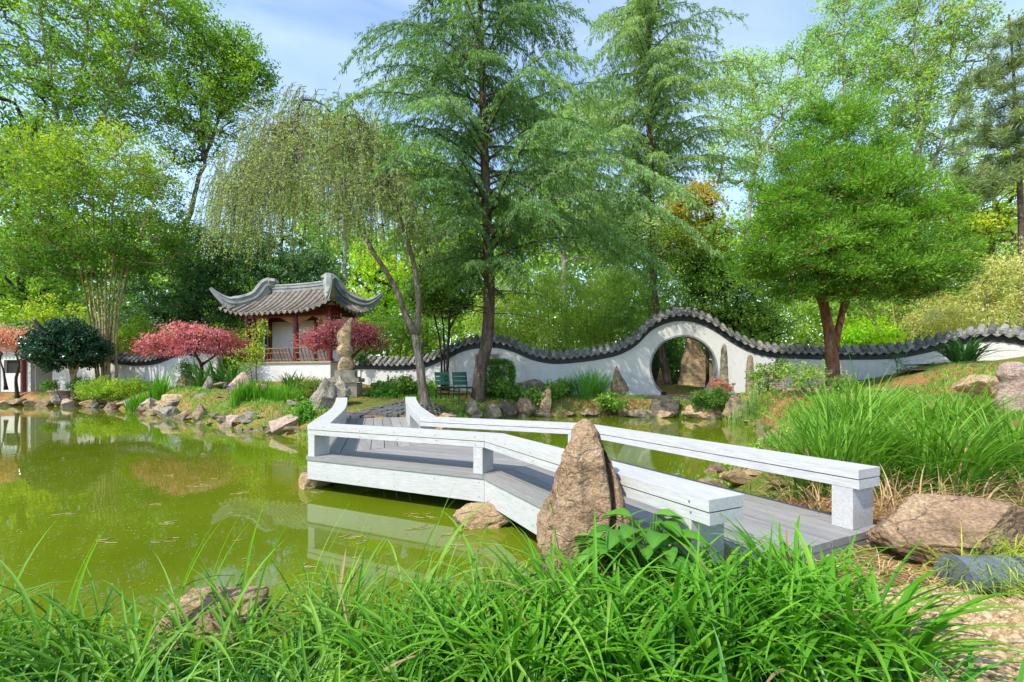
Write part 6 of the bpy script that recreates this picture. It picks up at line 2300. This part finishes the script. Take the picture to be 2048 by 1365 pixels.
strapclump('bright green iris leaves at the far shore below the yellow shrub', 292, 812, 15.6, 70, .75, .035, 501, 'blade', 'iris', 'iris', pieces=4, spread_px=75, r_=.22, lean=.12, curl=.4)
strapclump('upright vivid green iris fan on the shore near the purple flower', 492, 835, 11.4, 60, .52, .028, 502, 'blade', 'iris', 'iris', pieces=3, spread_px=38, r_=.12, lean=.08, curl=.3)
strapclump('wider spreading iris clump below the pavilion', 560, 825, 11.6, 55, .48, .022, 503, 'blade', 'iris', 'iris', pieces=5, spread_px=75, r_=.18, lean=.25, curl=.7, tone=.55)
strapclump('dark strap leaved clump with yellow tips beside the large red maple', 440, 760, 16.2, 55, 1.05, .075, 504, 'strap', 'aspidistra', 'plant', pieces=3, spread_px=80, r_=.25, lean=.6, curl=.9)
strapclump('broad strap leaves in front of the pavilion base wall', 588, 775, 14.6, 40, .62, .065, 505, 'strap', 'aspidistra', 'plant', pieces=2, spread_px=36, r_=.15, lean=.45, curl=.6, tone=.7)
strapclump('dark aspidistra against the rising white wall end', 1925, 738, 12.2, 46, .72, .075, 506, 'strap', 'aspidistra', 'plant', pieces=2, spread_px=46, r_=.18, lean=.5, curl=.9)
strapclump('tall fine green grass clump in front of the white wall left of the gate stone', 1180, 800, 14.4, 230, .98, .016, 507, 'blade_dark', 'grass_clump', 'grass clump', pieces=2, spread_px=40, r_=.3, lean=.3, curl=.9, tone=.5)
strapclump('thin grey green reeds standing before the tall square boulder', 1490, 842, 11.3, 46, .62, .010, 508, 'leaf_pale', 'grass_clump', 'reeds', pieces=3, spread_px=70, r_=.2, lean=.08, curl=.3)
strapclump('sparse thin reeds in the water near the mossy bank stones', 1118, 826, 13.2, 26, .5, .010, 509, 'leaf_pale', 'grass_clump', 'reeds', pieces=1, spread_px=10, r_=.12, lean=.06, curl=.2)
strapclump('low blue green grass tuft at the base of the dipping wall', 325, 770, 18.6, 60, .5, .018, 510, 'blade_dark', 'grass_clump', 'grass clump', pieces=2, spread_px=40, r_=.25, lean=.3, curl=.8)
strapclump('thin water grass beside the far rail of the bridge', 905, 850, 11.9, 70, .2, .010, 511, 'blade_tall', 'grass_clump', 'grass clump', pieces=1, spread_px=90, r_=.5, lean=.1, curl=.4)

# leafy shrubs and ground-cover plants, one by one
SHR = [
    ('bush', 'golden green mounded shrub at the shore between camellia and iris', 17.4, [(238, 776, 58, 18, 100), (200, 780, 34, 15, 30)], 'leaf_yellow', 521, 55, .22, .11, .03),
    ('bush', 'tall thin stemmed yellow green bush before the pavilion corner', 14.0, [(512, 690, 20, 42, 40), (500, 720, 34, 26, 40), (524, 660, 8, 20, 10)], 'leaf_yellow', 522, 15, .16, .06, .03),
    ('bush', 'reddish tipped green bush beside the big eroded rock', 11.6, [(622, 778, 24, 24, 60), (610, 800, 22, 16, 30)], 'orange_leaf', 523, 45, .12, .05, .022),
    ('bush', 'leafy green bush below the wall left of the forked tree trunk', 14.6, [(800, 775, 42, 20, 70), (765, 780, 24, 14, 30)], 'leaf_mid', 524, 45, .2, .09, .05),
    ('bush', 'low leafy green bush at the sculpture side of the grassy bank', 13.2, [(770, 788, 26, 14, 40)], 'cover', 525, 40, .15, .08, .05),
    ('bush', 'leafy bush between the forked tree and the green chairs', 13.6, [(853, 778, 16, 18, 34)], 'cover', 526, 40, .16, .08, .045),
    ('bush', 'leafy ground cover bush behind the chair beside the clipped hedge', 14.2, [(1000, 778, 42, 14, 60), (975, 785, 24, 12, 30)], 'leaf_mid', 527, 45, .17, .08, .05),
    ('bush', 'broad low leafy plants along the wall foot right of the clipped hedge', 14.0, [(1060, 792, 44, 11, 50), (1110, 780, 24, 16, 30)], 'leaf_mid', 528, 45, .16, .09, .05),
    ('bush', 'dark leafed plant close to the fine grass clump', 14.6, [(1130, 778, 20, 18, 36)], 'leaf_mid', 529, 45, .15, .08, .04),
    ('bush', 'large leafed plant at the water below the jagged gate stone', 13.4, [(1222, 803, 30, 14, 46)], 'leaf_fresh', 530, 34, .14, .10, .05),
    ('bush', 'dense green azalea beside the moon gate threshold', 12.6, [(1424, 797, 32, 20, 90), (1400, 800, 18, 14, 30)], 'leaf_mid', 531, 55, .12, .05, .025),
    ('bush', 'small rust coloured bush in front of the slim dark column', 13.4, [(1435, 772, 18, 14, 40), (1452, 778, 10, 8, 16)], 'rust_leaf', 532, 40, .10, .045, .02),
    ('bush', 'sparse yellow green shrub by the second slim column', 11.8, [(1525, 760, 24, 34, 46), (1550, 740, 22, 20, 26)], 'leaf_yellow', 533, 26, .16, .06, .04),
    ('bush', 'yellow green leafy bush at the juniper trunk foot', 9.6, [(1600, 745, 46, 22, 40), (1665, 770, 34, 14, 30)], 'leaf_fresh', 534, 26, .16, .06, .03),
    ('bush', 'small airy sapling against the wall under the rising coping', 12.6, [(1795, 735, 24, 20, 16), (1800, 715, 10, 12, 6)], 'leaf_mid', 535, 18, .14, .06, .02),
    ('bush', 'fresh leafy weed clump by the pink boulder and bridge rail', 9.2, [(608, 826, 18, 22, 40), (615, 850, 10, 16, 20)], 'cover', 536, 40, .12, .05, .03),
    ('bush', 'dark leafy clump under the bending large red maple', 17.2, [(372, 738, 16, 12, 30)], 'leaf_dark', 537, 40, .15, .07, .04),
    ('bush', 'ivy tuft hanging at the pavilion end of the garden wall', 17.0, [(722, 716, 10, 10, 26)], 'leaf_dark', 538, 36, .12, .06, .04),
    ('bush', 'low green shrub by the pot and camellia stems', 18.0, [(100, 770, 12, 8, 20), (175, 770, 30, 14, 40)], 'leaf_mid', 539, 40, .15, .08, .04),
]
for (nm, lab, Y, bl, lf, sd, per, rad, L, w_) in SHR:
    bush(nm, lab, 'bush', Y, bl, lf, sd, per=per, rad=rad, L=L, Wd_=w_, stems=5)

# clipped hedge: box shape with tight leaves
hY = 14.7
hq = P(994, 772, hY)
hd_ = thing('clipped_hedge', 'small clipped boxy green hedge before the white wall beside the cedar trunk', 'hedge', (hq[0], hY, gz(hq[0], hY)))
r2 = np.random.default_rng(540)
n = 700
u_ = r2.uniform(-1, 1, (n, 3))
ax = np.argmax(np.abs(u_), axis=1)
u_[np.arange(n), ax] = np.sign(u_[np.arange(n), ax]) * r2.uniform(.88, 1, n)
u_ = u_ / (np.sum(np.abs(u_) ** 6, axis=1, keepdims=True) ** (1 / 6))
hw_, hh_ = 30 / F * hY, 24 / F * hY
cc = P(994, 748, hY)
pts = cc + u_ * np.array([hw_, hw_ * .8, hh_])
cb = MB()
cluster_leaves(cb, pts, r2, 26, .09, .045, .025, flat=1, up=.5)
cb.build('foliage', M['leaf_mid'], hd_)
wb = MB()
for k in range(5):
    tx = r2.uniform(-.3, .3)
    wb.tube(np.array([[cc[0] + tx * .4, hY, gz(hq[0], hY) - .05], [cc[0] + tx, hY, cc[2] + .1]]), .02, 5)
wb.build('stem', M['dark_bark'], hd_)

# bare twiggy shrub
r2 = np.random.default_rng(545)
Y = 10.4
b_ = P(1630, 800, Y); b_[2] = gz(b_[0], Y)
tw = thing('twiggy_shrub', 'pinkish bare twiggy shrub in front of the juniper trunk', 'shrub', b_)
wb = MB()
tips = blob_points([EL(1630, 762, 75, 36, Y, 190), EL(1580, 770, 50, 30, Y, 70)], r2)
tr_ = []
for k in range(12):
    tgt = tips[r2.integers(len(tips))]
    tr_.append((np.array([b_ + np.array([r2.uniform(-.3, .3), r2.uniform(-.2, .2), -.05]), (b_ + tgt) / 2 + r2.normal(size=3) * .05, tgt]), .008, .003))
wood(wb, tr_, tips, r2, rtip=.005, rscale=.003, low=.5, k=3)
wb.build('stem', M['twig'], tw)
cb = MB(); cluster_leaves(cb, tips[::5], r2, 5, .1, .04, .025); cb.build('foliage', M['leaf_gold'], tw)

# purple iris flower
fq_ = GP(457, 818, .25); fq_[2] = gz(fq_[0], fq_[1])
fl = thing('iris_flower', 'single purple iris flower among stones on the mossy shore', 'flower', fq_)
M['purple'] = leafmat('purple_petal', [(.12, .04, .35), (.2, .08, .5)], trans=.3, tint=(1, .8, 1.2))
mb = MB()
n = 14
a = np.linspace(0, 6.28 * 2, n)
leaf_geo(mb, np.repeat((fq_ + np.array([0, 0, .2]))[None], n, 0), np.column_stack([np.cos(a), np.sin(a), np.where(np.arange(n) % 2, .7, -.3)]), np.repeat(np.array([[0, 0, 1.0]]), n, 0), .11, .07, RNG.uniform(0, 1, n))
mb.build('petal', M['purple'], fl)
mb = MB(); mb.tube(np.array([fq_ - np.array([0, 0, .03]), fq_ + np.array([0, 0, .2])]), .008, 5); mb.build('stem', M['leaf_mid'], fl)
# pink tulip-like bloom by the slim column
fq2 = P(1467, 772, 12.2)
fb_ = np.array([fq2[0], 12.2, gz(fq2[0], 12.2)])
fl = thing('pink_flower', 'single pink bloom on a thin stalk beside the slim dark column', 'flower', fb_)
M['pink'] = leafmat('pink_petal', [(.5, .16, .16), (.65, .28, .26)], trans=.3, tint=(1.2, .8, .8))
mb = MB(); n = 12; a = np.linspace(0, 12.5, n)
leaf_geo(mb, np.repeat(fq2[None], n, 0), np.column_stack([np.cos(a) * .7, np.sin(a) * .7, np.full(n, .8)]), np.column_stack([np.cos(a), np.sin(a), np.full(n, .3)]), .11, .07, RNG.uniform(0, 1, n))
mb.build('petal', M['pink'], fl)
mb = MB(); mb.tube(np.array([fb_, (fb_ + fq2) / 2 + np.array([.01, 0, 0]), fq2]), .006, 4); mb.build('stem', M['leaf_mid'], fl)

# ground cover and lawn (stuff)
r2 = np.random.default_rng(560)


def cover(name, label, n, box, mat, hmin, hmax, w_, dmin, dmax, mask=None, K=3, lean=.5, curl=.6, seed=1, per=1):
    r3 = np.random.default_rng(seed)
    x = r3.uniform(box[0], box[1], n); y = r3.uniform(box[2], box[3], n)
    d = pond_dist(x, y)
    ns = fbm(np.column_stack([x, y, np.zeros(n)]) * .8, seed, 3)
    ok = (d > dmin) & (d < dmax) & (ns > .45)
    if mask is not None:
        ok &= mask(x, y)
    x, y, ns = x[ok], y[ok], ns[ok]
    z = ground_z(x, y)
    m_ = len(x)
    mb = MB()
    blades(mb, np.column_stack([x, y, z - .01]), r3.uniform(0, 6.28, m_), r3.uniform(hmin, hmax, m_), np.abs(r3.normal(size=m_)) * lean, r3.uniform(.1, 1, m_) * curl, np.full(m_, w_), np.clip((ns - .45) * 2 + r3.normal(size=m_) * .2 + .2, 0, 1), K=K)
    kind(mb.build(name, M[mat]), 'stuff', label, 'grass')


no_path = lambda x, y: ~((x > -3.6) & (x < -1.5) & (y > 8.2) & (y < 12.4))
cover('lawn_grass', 'short grass and moss on the far banks of the pond', 42000, (-18, 2.5, 8.6, 17), 'cover', .05, .13, .016, .05, 6, mask=no_path, seed=61)
cover('slope_grass', 'patchy short grass on the slope beyond the pond', 44000, (2.0, 12, 5, 15), 'cover', .04, .12, .014, .1, 8, seed=62)
cover('shore_straw', 'pale dead reed litter at the far water edge', 9000, (1.6, 7.5, 4, 14), 'straw', .05, .2, .008, -.15, .9, seed=63, lean=1.0)
r3 = np.random.default_rng(64)
n = 9000
x = r3.uniform(-10, 8, n); y = r3.uniform(4, 16, n)
d = pond_dist(x, y)
ns = fbm(np.column_stack([x, y, np.zeros(n)]) * 1.1, 5, 3)
ok = (d > -.12) & (d < 1.0) & (ns > .5) & no_path(x, y)
x, y = x[ok], y[ok]
cb = MB()
cen = np.column_stack([x, y, np.maximum(ground_z(x, y), 0) + .03])
cluster_leaves(cb, cen, r3, 9, .10, .045, .03, flat=.35, up=1.2)
kind(cb.build('ground_cover', M['cover']), 'stuff', 'creeping green ground cover between the shore stones', 'ground cover')
# pine straw and leaf litter on the ground
r3 = np.random.default_rng(65)
n = 30000
x = np.concatenate([r3.uniform(-9, 12, n), r3.uniform(1.1, 3.2, 5000)]); y = np.concatenate([r3.uniform(8, 20, n), r3.uniform(1.6, 3.5, 5000)])
d = pond_dist(x, y)
ok = d > .25
x, y = x[ok], y[ok]
m_ = len(x)
lb = MB()
a = r3.uniform(0, 6.28, m_)
leaf_geo(lb, np.column_stack([x, y, ground_z(x, y) + .006 + r3.uniform(0, .012, m_)]), np.column_stack([np.cos(a), np.sin(a), r3.normal(size=m_) * .12]), np.repeat(np.array([[0, 0, 1.0]]), m_, 0) + r3.normal(size=(m_, 3)) * .2, np.where(y < 5, .05, .16) * r3.uniform(.6, 1.3, m_), np.where(y < 5, .008, .012), r3.uniform(0, 1, m_))
kind(lb.build('leaf_litter', M['straw']), 'stuff', 'brown pine straw and leaf litter on the garden ground', 'leaf litter')

# catkins, twigs and pollen on the pond
r3 = np.random.default_rng(66)
n = 9500
y = 1.9 + (19 - 1.9) * r3.uniform(0, 1, n) ** 1.35
x = r3.uniform(-1.2, .55, n) * y
d = pond_dist(x, y)
ns = fbm(np.column_stack([x, y, np.zeros(n)]) * .7, 15, 3)
ok = (d < -.03) & (ns > .34 + .0 * x)
x, y = x[ok], y[ok]
m_ = len(x)
lb = MB()
a = r3.normal(size=m_) * .5 + .15 + np.where(r3.uniform(size=m_) < .3, r3.uniform(0, 3, m_), 0)
ln = r3.uniform(.005, .024, m_) ** 1.0 * (1 + .10 * y)
leaf_geo(lb, np.column_stack([x, y, np.full(m_, .004) + r3.uniform(0, .002, m_)]), np.column_stack([np.cos(a), np.sin(a), np.zeros(m_)]), np.repeat(np.array([[0, 0, 1.0]]), m_, 0), ln, .0025 + .0012 * y * r3.uniform(.4, 1.2, m_), r3.uniform(0, 1, m_))
for k in range(46):                            # clumps of larger twigs
    yy = r3.uniform(2.3, 6.5); xx = r3.uniform(-1.0, .05) * yy
    if pond_dist(np.array([xx]), np.array([yy]))[0] > -.1:
        continue
    for j_ in range(int(r3.integers(2, 6))):
        a_ = r3.uniform(-.7, .9); l_ = r3.uniform(.03, .11)
        p0 = np.array([xx + r3.normal() * .04, yy + r3.normal() * .03, .005])
        lb.tube(np.array([p0, p0 + np.array([math.cos(a_), math.sin(a_), .02]) * l_ * .5, p0 + np.array([math.cos(a_ + .3), math.sin(a_ + .3), 0]) * l_]), .0025, 4, var=r3.uniform(.3, 1))
kind(lb.build('floating_litter', M['debris']), 'stuff', 'pale catkins and twigs floating on the green pond', 'litter')
